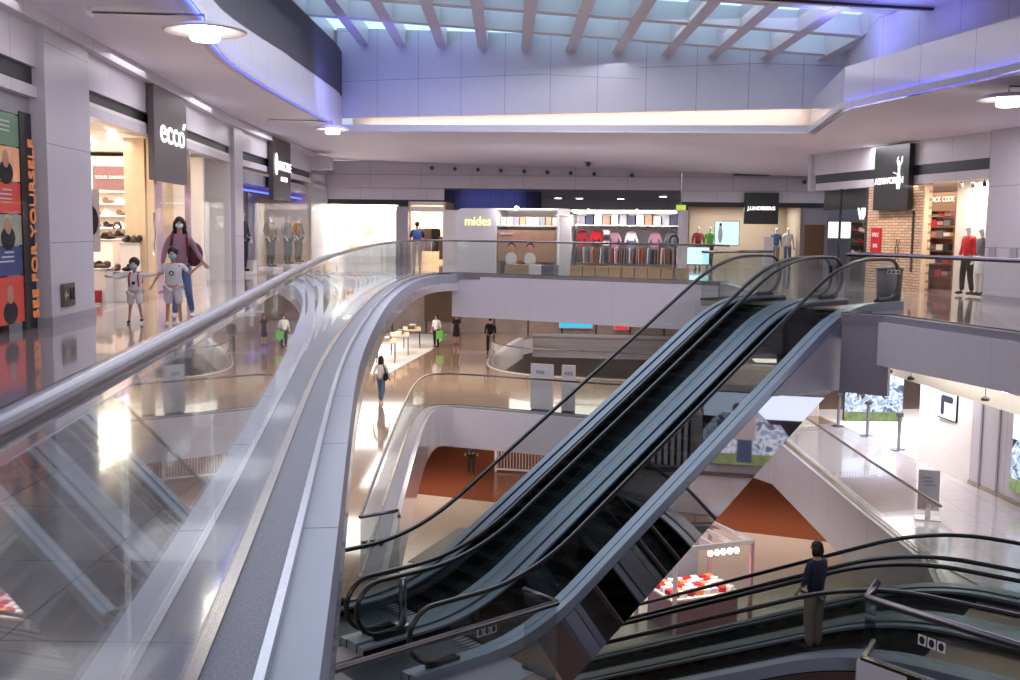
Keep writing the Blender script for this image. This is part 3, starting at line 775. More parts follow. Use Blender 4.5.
# ================================================================== upper level, left side
FD = Fr((LW(5), 5), (LW(15.05), 15.05))
FD.box('wall_shop_back', 0, FD.L, .5, .6, 0, 3.3, 'black')
FD.panel('wall_left_frame', 0, FD.L, .12, 2.95, 3.22, 'postn')
FD.panel('wall_left_frame', FD.L-.42, FD.L, .1, 0, 3.0, 'black')
FD.panel(win(), 0, FD.L-.45, .02, .02, 2.95, 'glasss', .012)
M['p_green'] = pbr('poster_green', '#4d6b52', .5); M['p_face'] = pbr('poster_face', '#c28a66', .5, noise=.5, nscale=3); M['p_red'] = pbr('poster_red', '#a93226', .5)
M['p_photo'] = pbr('poster_photo', '#7d7a70', .5, noise=.6, nscale=4); M['p_navy'] = pbr('poster_navy', '#26305c', .5)
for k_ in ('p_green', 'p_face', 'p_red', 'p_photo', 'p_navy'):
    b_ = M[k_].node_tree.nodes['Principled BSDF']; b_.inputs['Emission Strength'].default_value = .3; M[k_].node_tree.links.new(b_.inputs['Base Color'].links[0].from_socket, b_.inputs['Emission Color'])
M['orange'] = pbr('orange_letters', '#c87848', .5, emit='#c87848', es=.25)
cols = [('green', 'p_green', 2.94, 2.5), ('portrait', 'p_face', 2.5, 2.03), ('red lettered', 'p_red', 2.03, 1.6), ('walking figure photo', 'p_photo', 1.6, 1.17), ('navy', 'p_navy', 1.17, .77), ('red portrait', 'p_red', .77, .12)]
for nm, mt, za, zb_ in cols:
    r = thing('poster', 'lit %s poster tile in the dark shop window at far left' % nm, 'poster', FD.loc(FD.L-1.1, .14, zb_), FD.rz, 'poster tiles in the dark window')
    MB().box((0, 0, (za-zb_)/2), (1.35, .04, za-zb_-.02)).build('print', mt, r)
    if 'portrait' in nm or 'figure' in nm:
        b = MB(); b.ell((.2, -.02, (za-zb_)*.62), (.11, .012, .14), 14, 8); b.build('face', 'skin', r)
        b = MB(); b.ell((.2, -.018, (za-zb_)*.25), (.26, .01, .16), 14, 8); b.build('body', 'blackfab', r)
        b = MB(); b.ell((.2, -.012, (za-zb_)*.72), (.15, .01, .15), 14, 8); b.build('hair', 'hair', r)
    else:
        for q in range(3): MB().box((.1+.05*q, -.025, .2+.06*q), (.5-.1*q, .01, .02)).build('printed_line', 'whitefab', r)
r = thing('window_lettering', 'orange words running up the dark window frame at far left', 'lettering', FD.loc(FD.L-.25, .02, .15), FD.rz)
o = text('SEE FOR YOURSELF', .29, 'orange', align='LEFT'); put(o, r, (0, -.0, 0), (0, -pi/2, 0))
# sign on pillar
r = thing('direction_sign', 'small dark and gold direction sign low on the white pillar', 'sign', FD.loc(FD.L+.65, -.12, .28), FD.rz)
MB().box((0, 0, .15), (.55, .02, .34)).build('plate', 'tan', r)
MB().box((-.13, -.012, .15), (.24, .01, .3)).build('dark_half', 'black', r)
b = MB(); b.v += [(-.22, -.02, .15), (-.13, -.02, .23), (-.13, -.02, .07), (-.13, -.02, .17), (-.13, -.02, .13), (-.04, -.02, .17), (-.04, -.02, .13)]; b.face((0, 2, 1)); b.face((3, 4, 6, 5)); b.build('arrow', 'card', r)
o = text('N', .26, 'black', name='symbol'); put(o, r, (.13, -.02, .15))

# shoe shop
FE = Fr((LW(17.0), 17.0), (LW(29.4), 29.4))
shop(FE, 5.5, 3.15, 'bright', 420, WARM, seg=2.4)
area('shop_light', (-8.4, 22, 3.1), 1.6, 110, WARM, sy=8)
FE.box('wall_shop_partition', 0.0, 0, 0, 0, 0, 0, 'bright') if 0 else None
sc_ = lambda x, y, Y: (X_(x, Y), Y, Zr(x, y, Y))
# partition with shelving, facing the entrance
struct('wall_shop_partition', MB().box((-10.4, 27.0, 1.6), (5.2, .12, 3.2)), 'bright')
r = thing('shop_banner', 'dark plum banner with pale lettering above the shoe shelves', 'banner', (X_(121, 26.6), 26.6, 2.35), 0)
M['plum'] = pbr('plum_print', '#6a4a50', .6, noise=.25, nscale=4)
MB().box((0, 0, .29), (1.3, .04, .58)).build('print', 'plum', r); MB().box((.74, -.0, .29), (.16, .05, .6)).build('orange_edge', 'orange', r)
o = text('YOUR DANISH SHOE', .115, 'whitefab'); put(o, r, (-.05, -.03, .3))
def shelf_unit(name, label, loc, rz, w, d, zs_, mat='shelf', group=None, back=True):
    r = thing(name, label, 'shelf', loc, rz, group); h = max(zs_)
    if back: MB().box((0, d/2, h/2), (w, .03, h)).build('back_panel', mat, r)
    for s in (-1, 1): MB().box((s*w/2, 0, h/2), (.03, d, h)).build('side_panel', mat, r)
    for z in zs_: MB().box((0, 0, z), (w, d, .035)).build('shelf_board', mat, r)
    return r
shelf_unit('shoe_shelving', 'lit white shoe shelving under the plum banner', (X_(121, 26.5), 26.7, 0), 0, 1.75, .32, (.5, 1.1, 1.4, 1.7, 2.0, 2.3))
def shoe_proto(mat):
    b = MB(); b.smooth = True; b.ell((0, 0, .045), (.15, .055, .045), 12, 7); b.ell((-.07, 0, .09), (.075, .05, .06), 10, 6); return b
protos = {}
for m_, nm in (('redfab', 'red'), ('blackfab', 'black'), ('tan', 'brown'), ('whitefab', 'white')):
    protos[m_] = None
for zi, z in enumerate((1.1, 1.4, 1.7, 2.0)):
    for q in range(5):
        m_ = ('whitefab', 'tan', 'blackfab', 'whitefab', 'tan')[(q+zi) % 5]
        if z == 2.0 and q == 3: m_ = 'redfab'
        nm = {'redfab': 'red', 'blackfab': 'black', 'tan': 'brown', 'whitefab': 'white'}[m_]
        rr_ = {2.0: 'top', 1.7: 'second', 1.4: 'third', 1.1: 'lowest lit'}[z]
        loc_ = (X_(121, 26.5)-.68+q*.34, 26.64, z+.02)
        lab = '%s shoe on the %s shelf of the shoe shop, %s' % (nm, rr_, ('leftmost', 'second from left', 'in the middle', 'second from right', 'rightmost')[q])
        if protos[m_] is None:
            o = shoe_proto(m_).build('shoe', m_); protos[m_] = o
        else:
            o = protos[m_].copy(); COL.objects.link(o)
        o.location = loc_; tag(o, lab, 'shoe', 'shoes on the lit shelves')
# tiered display cubes by the window
def display_cube(label, loc, s, rz=0, group=None, mat='shelf'):
    r = thing('display_cube', label, 'display stand', loc, rz, group)
    MB().box((0, 0, s[2]/2), s).build('body', mat, r); MB().box((0, 0, s[2]+.01), (s[0]+.04, s[1]+.04, .02)).build('glass_top', 'steel', r)
    return r
for i, (x, Y, s, zz) in enumerate([(100, 21.8, (.75, .6, 1.15), 0), (122, 22.8, (.6, .6, 1.2), 0), (134, 21.4, (.4, .45, 1.1), 0), (97, 20.2, (.5, .5, .62), 0), (117, 20.6, (.75, .5, .55), 0)]):
    display_cube(['tall white display block behind the shop window, leftmost at back', 'tall white display block with the shop assistant behind it', 'tall white display block beside the curled door handle', 'low white display block nearest the white pillar', 'low white display block behind the toddler'][i], (X_(x, Y), Y, zz), s, 0, 'white display blocks in the shoe shop')
    for q in (-1, 0, 1):
        o = protos['blackfab' if (i+q) % 2 else 'tan'].copy(); COL.objects.link(o); o.location = (X_(x, Y)+q*s[0]*.3, Y-.1, s[2]+.03); o.rotation_euler = (0, 0, .4+i)
        tag(o, '%s shoe on the display blocks behind the shop window' % ('black' if (i+q) % 2 else 'brown'), 'shoe', 'shoes on the display blocks (%s)' % ('black' if (i+q) % 2 else 'brown'))
for i, (x, Y, z, w, mt) in enumerate([(103, 21.2, .25, .5, 'whitefab'), (127, 21.4, .35, .45, 'card'), (127, 21.4, .62, .45, 'whitefab'), (94, 20.0, .3, .3, 'redfab')]):
    o = MB().box((0, 0, 0), (w, .3, .24)).build('shoe_box', mt); o.location = (X_(x, Y), Y, (.12, .12, .36, .12)[i])
    tag(o, ['white shoe box on the floor left in the shoe shop window', 'brown shoe box on the floor beneath a white one in the shoe shop', 'white shoe box stacked on a brown one in the shoe shop', 'red shoe box on the floor nearest the white pillar in the shoe shop'][i], 'box')
r = thing('poster', 'poster of a man in a dark jacket at left edge of the shoe shop window', 'poster', (X_(91, 19.6), 19.6, 1.05), .2)
MB().box((0, 0, .5), (.34, .03, 1.15)).build('print', 'postn', r); MB().box((0, .03, -.55), (.04, .04, 1.1)).build('stem', 'steel', r); MB().box((0, .03, -1.03), (.3, .3, .03)).build('base', 'steel', r)
b = MB(); b.ell((0, -.02, .85), (.06, .012, .08), 12, 8); b.build('face', 'skin', r); b = MB(); b.ell((.02, -.02, .5), (.13, .012, .28), 12, 8); b.build('jacket', 'blackfab', r)
r = thing('sale_poster', 'red SALE poster hanging inside the shoe shop', 'poster', (X_(137, 24.5), 24.5, 1.55), .1)
MB().box((0, 0, .22), (.32, .02, .45)).build('print', 'red', r); o = text('SALE', .11, 'whitefab'); put(o, r, (0, -.02, .3))
# front posts, door, column, interior wall near right
FE.box('trim_30', 4.15, 4.3, -.02, .12, 0, 3.2, 'warmwall')
FE.box('wall_shop_column', 4.3, 5.0, .2, .6, 0, 3.2, 'warmwall')
FE.box('wall_shop_cream', 7.4, 12.35, 1.0, 1.1, 0, 3.2, 'warmwall')
FE.box('trim_31', 7.3, 7.4, -.02, .1, 0, 3.2, 'steel')
M['pinkglow'] = pbr('pink_glow_wall', '#d9b3c4', .5)  # pink light by the shop entrance put into the wall colour
FE.box('wall_shop_pinklit', 5.2, 6.9, .5, .6, 0, 3.2, 'pinkglow')
r = thing('door_handle', 'curved steel pull handle on the shoe shop glass door', 'handle', FE.loc(3.85, -.06, .9), FE.rz)
b = MB(); b.smooth = True; b.tube([(.02, 0, 0), (-.03, -.02, .2), (.03, -.03, .4), (-.03, -.03, .62), (.03, -.02, .82)], .018, 8); b.build('bar', 'steel', r)
for i, (xl, z0_, w, h) in enumerate([(5.5, .9, .7, 1.75), (6.6, .0, .9, 1.3)]):
    r = thing('clothes_frame', ['tall thin dark frame stand under the large lettered sign', 'low thin dark frame stand behind the woman and boy'][i], 'stand', FE.loc(xl, .6, 0), FE.rz)
    b = MB(); b.tube([(-w/2, 0, 0), (-w/2, 0, z0_+h), (w/2, 0, z0_+h), (w/2, 0, 0)], .018, 6); b.build('frame', 'black', r)
    MB().box((0, 0, .01), (w+.1, .3, .02)).build('base', 'black', r)
r = thing('panel_print', 'pale grey hanging print beside the tall frame in the shoe shop', 'poster', FE.loc(6.5, .8, 1.2), FE.rz)
MB().box((0, 0, .6), (.9, .03, 1.3)).build('print', 'postn', r)
for i, xl in enumerate((1.0, 2.0, 3.1, 9.0)):
    r = thing('track_spotlight', ['ceiling spotlight in the shoe shop, nearest the white pillar', 'ceiling spotlight in the shoe shop, second from the pillar', 'ceiling spotlight in the shoe shop, left of the dark sign box', 'ceiling spotlight in the shoe shop, right of the dark sign box'][i], 'lamp', FE.loc(xl, .9, 3.22), FE.rz, 'shoe shop spotlights')
    b = MB(); b.smooth = True; b.tube([(0, 0, 0), (0, 0, -.15)], .015, 6); b.tube([(0, .08, -.1), (0, -.12, -.22)], .055, 12); b.build('body', 'white', r)
    b = MB(); b.tube([(0, -.12, -.22), (0, -.125, -.223)], .045, 12); b.build('lamp_face', 'spot', r)
r = thing('ceiling_track', 'dark lighting track on the shoe shop ceiling', 'lamp', FE.loc(2.2, 1.3, 3.1), FE.rz); MB().box((0, 0, 0), (4.4, .12, .1)).build('track', 'charcoal', r)
FS = Fr((LW(17.0)+.15, 17.0), (LW(29.4)+.15, 29.4))
sign('big dark grey sign box with white ecco lettering over shoe shop entrance', FS, 3.76, 6.5, 2.36, 4.2, 0, 'charcoal2', [('ecco', 1.0, .1, .08, 'ledw', .0)], t=.12)
r = bpy.data.objects['sign_box']; lt = [c for c in r.children if c.name.startswith('lettering')][0]
mx_ = max(v.co.x for v in lt.data.vertices); mz_ = max(v.co.z for v in lt.data.vertices)
b = MB(); b.tube([(-.12, 0, .06), (-.02, 0, .17)], .03, 8); o = b.build('letter_accent', 'ledw', r); o.location = (.1+mx_*1.12, -.02, .92+.08+mz_*.74)
area('shop_pink_glow', FE.loc(5.4, .7, 2.2), .8, 12, (1, .45, .8), (radians(0), 0, 0))

# outdoor wear shop further along
FL2 = Fr((LW(30.4), 30.4), (LW(42.0), 42.0))
shop(FL2, 4.5, 3.1, 'warmwall', 75, WARM, seg=1.9)
FL2.box('ceiling_shop_front', 0, FL2.L, .1, 2.4, 2.75, 3.1, 'postn')
FL2.box('wall_left_grey', 8.3, 9.8, 1.7, 1.8, 0, 3.0, 'postn')
struct('wall_left_far', MB().ribbon([(LW(42.0), 42.0), (LW(46.2), 46.2)], (-.15, 0), 0, 4.3), 'postn')
struct(win(), MB().ribbon([(LW(42.0)+.08, 42.0), (LW(46.2)+.08, 46.2)], (0, .012), 0, 3.1), 'glasss')
r = thing('led_strip', 'blue light line along the top of the mannequin window', 'light', FL2.loc(6, .4, 2.6), FL2.rz); MB().box((0, 0, 0), (11, .05, .05)).build('light_strip', 'bluesoft', r)
FS2 = Fr((LW(30.4)+.2, 30.4), (LW(42.0)+.2, 42.0))
sign('dark sign box with white lettering and logo over the mannequin window', FS2, 3.65, 6.5, 2.35, 4.35, 0, 'charcoal', [('NUZZLE', .55, .3, .12, 'ledw', .004), ('MARINE', .26, .25, -.3, 'ledw', .008)], t=.15)
r = [o for o in bpy.data.objects if o.name.startswith('sign_box')][-1]
b = MB(); b.ell((-1.05, -.03, 1.15), (.24, .02, .36), 14, 10); b.build('logo', 'ledw', r)
for i, (x, Y, c_, bt, off) in enumerate([(245, 32.2, 'navy', 'navy', 0), (272, 36.2, 'tan', 'blackfab', .2), (291, 39.2, 'greyfab', 'blackfab', .3), (306, 41.3, 'olive', 'blackfab', .2)]):
    X = LW(Y)-.38
    root, J, k = figure('mannequin', ['mannequin in a bulky navy jacket beside the white pillar', 'mannequin in a tan jacket under the dark sign box', 'mannequin in a grey jacket right of the sign box', 'mannequin in an olive jacket, rightmost in the window'][i], 'mannequin', (X, Y, .12), (1, -.35), 1.82, dict(STAND, aL=((.14, .0, -.25), (.1, -.1, -.45)), aR=((-.14, 0, -.25), (-.1, -.1, -.45))), c_, bt, sleeve=.95, skn='manq', coat=True, wide=1.25, group='mannequins in the outdoor wear window', shoes='blackfab')
    MB().box((0, 0, -.06), (.6, .6, .11)).build('plinth', 'shelf', root)
r = thing('low_display_stand', 'low white stand behind the glass between two mannequins', 'display stand', (LW(33.5)-.6, 33.5, 0), 0)
MB().box((0, 0, .2), (.6, .5, .35)).build('body', 'shelf', r); MB().box((0, 0, .39), (.66, .56, .04)).build('top', 'white', r)

# ================================================================== upper level, far side
struct('wall_back_bulkhead', MB().ribbon([(-8.3, 46.0), (-2.5, 45.6), (7.0, 44.9), (13.2, 44.4)], (-.2, 0), 3.22, 4.35), grid_mat('bulkhead_panel', '#b9b3ba', '#8b8790', 2.2, 0, .02, .4, .4))
struct('trim_32', MB().ribbon([(-8.3, 46.0), (-2.5, 45.6), (7.0, 44.9), (13.2, 44.4)], (0, .05), 3.76, 3.79), 'postn')
for i in range(11):
    x = 430+i*23.0+(i > 7)*14
    if i >= 9: x = (738, 795, 819)[i-8] if i-8 < 3 else 819
    Y = 45.2-.07*X_(x, 45)
    r = thing('spot_nozzle', ['small round black air nozzle on the back bulkhead, number %d counted from left' % (i+1), ''][0].replace('number %d counted from left' % (i+1), ('leftmost', 'second from left', 'third from left', 'fourth from left', 'fifth from left', 'sixth from left', 'seventh from left', 'eighth from left', 'just left of the grey grille', 'just right of the grey grille', 'rightmost')[i]), 'vent', (X_(x, 45), Y-.02, zs(X_(x, 45))-.24), 0, 'round nozzles on the back bulkhead')
    b = MB(); b.tube([(0, .1, 0), (0, -.04, 0)], .11, 14); b.build('rim', 'postn', r)
    b = MB(); b.tube([(0, -.041, 0), (0, -.06, 0)], .075, 14); b.build('opening', 'black', r)
r = thing('vent_grille', 'grey louvre grille with a round fixture high on the back bulkhead', 'vent', (X_(746, 44.7), 44.55, Zr(746, 176, 44.5)), -.07)
MB().box((0, 0, .34), (1.5, .06, .68)).build('frame', 'greyfab', r)
for q in range(8): MB().box((0, -.04, .08+q*.075), (1.45, .02, .03)).build('louvre', 'charcoal', r)
b = MB(); b.tube([(.35, -.05, .36), (.35, -.12, .36)], .17, 16); b.build('ring', 'white', r); b = MB(); b.tube([(.35, -.12, .36), (.35, -.14, .36)], .1, 16); b.build('lens', 'black', r)
r = thing('dome_camera', 'small dark security camera under the back ceiling', 'camera', (X_(585, 41), 41, zs(2.9)-.1), 0)
MB().box((0, 0, 0), (.34, .2, .2)).build('housing', 'postn', r); b = MB(); b.tube([(0, -.1, 0), (0, -.13, 0)], .09, 14); b.build('lens', 'black', r)
# left back: very bright store
FB = Fr((-8.0, 46.2), (-4.9, 46.0))
FB.panel('wall_back_band', 0, 5.1, .0, 2.72, 3.25, 'panel'); FB.panel('wall_back_strip', 0, 5.1, .0, 2.5, 2.72, 'dark')
shop(FB, 3.5, 2.5, 'bright', 480, (1, .97, .92), seg=1.55)
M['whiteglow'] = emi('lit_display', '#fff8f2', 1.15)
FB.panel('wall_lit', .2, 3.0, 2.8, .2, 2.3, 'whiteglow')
for i, (x, z, w, h) in enumerate([(.6, 1.3, .6, .5), (1.5, 1.1, .5, .7), (2.3, 1.4, .7, .5), (.9, .5, .7, .3)]):
    r = thing('wall_print', ['pale framed picture in the bright store, top left', 'pale framed picture in the middle of the bright store', 'pale framed picture in the bright store, top right', 'pale low picture in the bright store'][i], 'picture', FB.loc(x, 1.6, z), FB.rz, 'pictures in the bright store')
    MB().box((0, 0, h/2), (w, .04, h)).build('frame', 'shelf', r); MB().box((0, -.025, h/2), (w-.1, .02, h-.1)).build('print', 'p_face' if i != 2 else 'shelf', r)
struct('wall_back_pier', MB().box((-4.65, 45.6, 1.2), (.5, .9, 2.4)), 'postn')
FB2 = Fr((-4.4, 45.9), (-2.9, 45.8))
shop(FB2, 3.0, 2.35, 'warmwall', 90, NEUT, seg=3, glass=False)
struct('wall_back_head', MB().box((-3.65, 45.8, 2.32), (1.6, .3, .2)), 'bright')
for i in range(4):
    r = thing('hanging_jacket', ['pink jacket on a rail behind the man with blue backpack', 'tan jacket on a rail, second right of the man', 'dark jacket on a rail, third right of the man', 'low brown jacket on a rail beside the white pier'][i], 'clothes', FB2.loc(.35+i*.33, .8, .5 if i != 3 else .15), FB2.rz, 'jackets in the small far store')
    b = MB(); b.prism([(-.15, -.06), (.15, -.06), (.15, .06), (-.15, .06)], 0, 1.0); b.build('body', ('pink', 'tan', 'blackfab', 'tan')[i], r)
    for s in (-1, 1): MB().box((s*.18, 0, .7), (.09, .1, .55), 0).build('sleeve', ('pink', 'tan', 'blackfab', 'tan')[i], r)
struct('wall_back_white', MB().box((-2.5, 45.8, 1.15), (.9, .2, 2.3)), 'bright')
# middle opening: deep hall
struct('wall_far', MB().box((2, 64, 2.4), (20, .2, 5)), 'panel')
struct('wall_far_dark', MB().box((-1.3, 52, 3.0), (5.5, .3, 2.2)), 'dkglass')
area('hall_blue_glow', (-1.0, 51.2, 2.4), 3, 40, (.25, .3, 1), (radians(70), 0, 0))
struct('ceiling_hall', MB().prism([(-3, 46), (8, 45.2), (12, 64), (-4, 64)], 3.35, 3.5), 'panel')
for i, (x, y) in enumerate([(577, 204), (556, 208), (618, 200), (660, 196), (690, 204)]):
    Y = 1.88*F/(231.5-y); Y = min(61, max(48, Y))
    r = thing('downlight', ['round ceiling downlight seen above the garments, ' + w for w in ('second from left', 'leftmost', 'in the middle', 'second from right', 'rightmost')][i], 'light', (X_(x, Y), Y, 3.34), 0, 'downlights of the far hall')
    b = MB(); b.lathe([(.22, -.02), (.24, 0)], n=14); b.build('trim_ring', 'white', r); b = MB(); b.lathe([(.19, -.03), (.2, -.02)], n=14); b.build('lamp_face', 'spot', r)
# right back shops
FR2 = Fr((7.2, 45.1), (13.1, 44.5))
FR2.panel('wall_back_band', 0, 5.9, 0, 2.75, 3.25, 'panel'); FR2.panel('wall_back_strip', 0, 5.9, 0, 2.55, 2.75, 'dark')
shop(FR2, 4, 2.5, 'beigefab', 190, NEUT, seg=1.5, x0=.3, x1=5.0)
FR2.box('wall_door_surround', 5.0, 6.1, .1, .3, 0, 2.75, 'postn')
FR2.box('door_1', 5.15, 5.95, .02, .12, 0, 1.85, 'brown')
sign('black sign box with white J.LINDEBERG lettering at the far shops', Fr((7.2, 44.8), (13.1, 44.2)), 2.55, 3.95, 1.85, 3.15, 0, 'black', [('J.LINDEBERG', .2, 0, .0, 'ledw', .006)], t=.2)
M['cyan'] = ramp_emit('cyan_screen', [(0, '#8fd8e6'), (1, '#d8f4f8')], .8, 1.1)
r = thing('lit_screen', 'cyan lit poster screen with a standing woman, far right shops', 'screen', FR2.loc(2.0, .8, .95), FR2.rz)
MB().box((0, 0, .5), (1.05, .06, 1.05)).build('frame', 'charcoal', r); MB().box((0, -.035, .5), (1.0, .02, 1.0)).build('picture', 'cyan', r)
b = MB(); b.ell((-.28, -.05, .45), (.1, .012, .38), 12, 8); b.build('figure_dress', 'whitefab', r); b = MB(); b.ell((-.28, -.05, .86), (.06, .014, .08), 12, 8); b.build('figure_head', 'hair', r)
r = thing('lit_screen', 'pale blue lit panel low behind the railing left of the escalator top', 'screen', (X_(692, 42), 42, .15), 0); MB().box((0, 0, .4), (1.3, .08, .75)).build('frame', 'charcoal', r); MB().box((0, -.045, .4), (1.2, .02, .66)).build('picture', 'cyan', r)
r = thing('hanging_sign', 'green and yellow square sign hanging right of the babywear kiosk', 'sign', (X_(678, 38), 38, 2.05), 0)
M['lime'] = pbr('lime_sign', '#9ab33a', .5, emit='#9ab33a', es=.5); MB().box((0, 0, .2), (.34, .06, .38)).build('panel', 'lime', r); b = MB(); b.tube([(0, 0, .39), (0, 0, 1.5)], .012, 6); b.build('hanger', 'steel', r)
for i, (x, c_, bt) in enumerate([(695, 'redfab', 'blackfab'), (706, 'green', 'blackfab'), (776, 'denim', 'beigefab'), (788, 'whitefab', 'denim')]):
    figure('mannequin', ['mannequin in a dark red coat, far shops, left of the cyan screen', 'mannequin in a green top beside the cyan screen', 'mannequin in a light blue shirt right of the black sign box', 'mannequin in a white shirt and jeans beside the far grey post'][i], 'mannequin', FR2.loc(.8 if i == 0 else (1.3 if i == 1 else (4.1 if i == 2 else 4.6)), .9, 0), (0, -1), 1.75, STAND, c_, bt, sleeve=.9, skn='manq', group='mannequins in the far right shops', hands=True)
r = thing('notice_stand', 'pale free standing notice post right of the black sign box', 'sign', (X_(766, 36), 36, 0), 0)
MB().box((0, 0, .85), (.32, .1, 1.0)).build('panel', 'white', r); MB().box((0, 0, .2), (.08, .06, .4)).build('stem', 'steel', r); MB().box((0, 0, .015), (.4, .3, .03)).build('base', 'steel', r)

# babywear kiosk -------------------------------------------------------
KA = Fr((-1.95, 36.7), (1.6, 34.9)); KB = Fr((1.6, 34.9), (5.45, 33.5))
kw = grid_mat('kiosk_white', '#d8d4d6', '#aaa6aa', 1.1, 0, .012, .4, .4)
r = thing('kiosk_wall', 'white rounded kiosk wall with yellow mides lettering', 'kiosk', KA.loc(.8, 0, 0), KA.rz)
b = MB(); pts = [(-.8, 0)]+[(-.8+.32-.32*cos(a*pi/2/6), 2.2-.32+.32*sin(a*pi/2/6)) for a in range(7)]+[(.78, 2.2), (.78, 0)]
n_ = len(pts)
for y in (0, 1.4):
    for x, z in pts: b.v.append((x, y, z))
b.face(list(range(n_))[::-1]); b.face(list(range(n_, 2*n_)))
for i in range(n_): j = (i+1) % n_; b.face((i, j, j+n_, i+n_))
b.build('body', kw, r)
o = text('mides', .44, 'ledg', bold=.0); put(o, r, (.1, -.01, 1.75))
r = thing('kiosk_shelving', 'kiosk shelving with tan picture panel of two children', 'shelf', KA.loc(2.75, 0, 0), KA.rz)
MB().box((0, .9, 1.1), (2.3, .05, 2.2)).build('back_panel', 'shelf', r)
for s in (-1, 1): MB().box((s*1.15, .45, 1.1), (.06, .9, 2.2)).build('side_panel', 'shelf', r)
for z in (1.62, 2.17): MB().box((0, .4, z), (2.25, .8, .05)).build('shelf_board', 'shelf', r)
MB().box((0, .02, .95), (2.15, .04, 1.05)).build('picture_panel', 'kids', r)
for dx in (-.55, .15):
    b = MB(); b.ell((dx, -.01, .85), (.13, .012, .15), 12, 8); b.build('child_face', 'skin', r); b = MB(); b.ell((dx, -.012, .5), (.22, .012, .24), 12, 8); b.build('child_dress', 'whitefab', r); b = MB(); b.ell((dx, -.0, .92), (.15, .012, .14), 12, 8); b.build('child_hair', 'hair', r)
o = text('babywear', .13, 'whitefab'); put(o, r, (-.75, -.01, 1.35))
for i in range(9):
    o = MB().box((0, 0, .13), (.2, .25, .26)).build('storage_box', ('whitefab', 'shelf', 'postn', 'card')[i % 4]); q_ = KA.loc(1.8+i*.24, .3, 1.65); o.location = q_; o.rotation_euler = (0, 0, KA.rz)
    tag(o, 'folded baby item in a box on the kiosk shelf above the tan picture', 'box', 'boxes on the kiosk upper shelf')
for i in range(4):
    o = MB().box((0, 0, .17), (.44, .4, .34)).build('crate', 'card' if i < 2 else ('greyfab' if i == 3 else 'shelf')); q_ = KA.loc(2.45+i*.45, -.35, 0); o.location = q_; o.rotation_euler = (0, 0, KA.rz)
    tag(o, ('beige crate in front of the children picture, left of two', 'beige crate in front of the children picture, right of two', 'pale crate heaped with clothes by the kiosk column', 'grey bundle beside the kiosk column')[i], 'crate', 'crates before the children picture')
r = thing('kiosk_column', 'white square kiosk column between picture and garments', 'kiosk', KB.loc(.1, .1, 0), KB.rz); MB().box((0, .25, .97), (.5, .6, 1.94)).build('body', kw, r); MB().box((0, .25, 1.97), (.56, .66, .05)).build('cap', 'white', r)
r = thing('garment_wall', 'white lit garment wall of the babywear kiosk with rails', 'kiosk', KB.loc(2.15, 0, 0), KB.rz)
MB().box((0, .7, 1.08), (3.6, .06, 2.16)).build('back_panel', 'shelf', r); MB().box((1.85, .3, 1.08), (.16, .9, 2.16)).build('side_panel', 'white', r); MB().box((0, .35, 2.14), (3.6, .8, .06)).build('top_panel', 'shelf', r); MB().box((0, .35, 1.66), (3.5, .6, .03)).build('shelf_board', 'shelf', r)
for z in (1.55, .98): b = MB(); b.tube([(-1.7, .2, z), (1.7, .2, z)], .015, 6); b.build('hanging_rail', 'steel', r)
b = MB(); b.tube([(-1.7, -.05, 2.08), (1.7, -.05, 2.08)], .03, 6); b.build('light_rail', 'spotw', r)
area('kiosk_light', KB.loc(2.1, -.1, 2.1), 3.4, 75, (1, .95, .92), (radians(35), 0, KB.rz), sy=.2)
area('kiosk_light', KA.loc(2.7, -.3, 2.3), 2, 18, (1, .95, .92), (radians(30), 0, KA.rz), sy=.2)
for i, (fr_, xl, z) in enumerate(((KA, 2.45, 2.3), (KB, 1.0, 2.25), (KB, 2.6, 2.25))):
    r = thing('spotlight', ('dazzling spotlight on top of the kiosk above the picture', 'small spotlight above the red garments', 'small spotlight above the pale garments')[i], 'lamp', fr_.loc(xl, -.12, z-.1), fr_.rz, 'kiosk spotlights')
    b = MB(); b.smooth = True; b.tube([(0, .06, 0), (0, -.05, 0)], .07 if i == 0 else .035, 10); b.build('body', 'white', r); b = MB(); b.tube([(0, -.05, 0), (0, -.06, 0)], .065 if i == 0 else .03, 10); b.build('lamp_face', emi('hot_lamp', '#ffffff', 25 if i == 0 else 12), r)
def garment(label, mat, loc, rz, w=.42, h=.5, group=None, extra=None):
    r = thing('hanging_garment', label, 'clothes', loc, rz, group)
    b = MB(); P_ = [(-w*.28, 0), (w*.28, 0), (w*.26, .62*h), (w*.5, .35*h), (w*.6, .45*h), (w*.3, .97*h), (w*.1, h), (-w*.1, h), (-w*.3, .97*h), (-w*.6, .45*h), (-w*.5, .35*h), (-w*.26, .62*h)]
    n_ = len(P_)
    for y in (-.04, .04):
        for x, z in P_: b.v.append((x, y, z-h))
    fr_ = [(0, 1, 2, 11), (2, 3, 4, 5), (11, 2, 5, 8), (5, 6, 7, 8), (8, 9, 10, 11)]
    for f_ in fr_: b.face(f_); b.face([i_+n_ for i_ in f_][::-1])
    for i_ in range(n_): j = (i_+1) % n_; b.face((i_, i_+n_, j+n_, j))
    b.build('cloth', mat, r)
    if extra: MB().box((0, -.045, -h*.72), (w*.5, .03, h*.4)).build('lower_part', extra, r)
    b = MB(); b.tube([(-.12, 0, -.03), (0, 0, .03), (.12, 0, -.03)], .008, 5); b.tube([(0, 0, .03), (.02, 0, .07), (0, 0, .09)], .006, 5); b.build('hanger', 'steel', r)
    return r
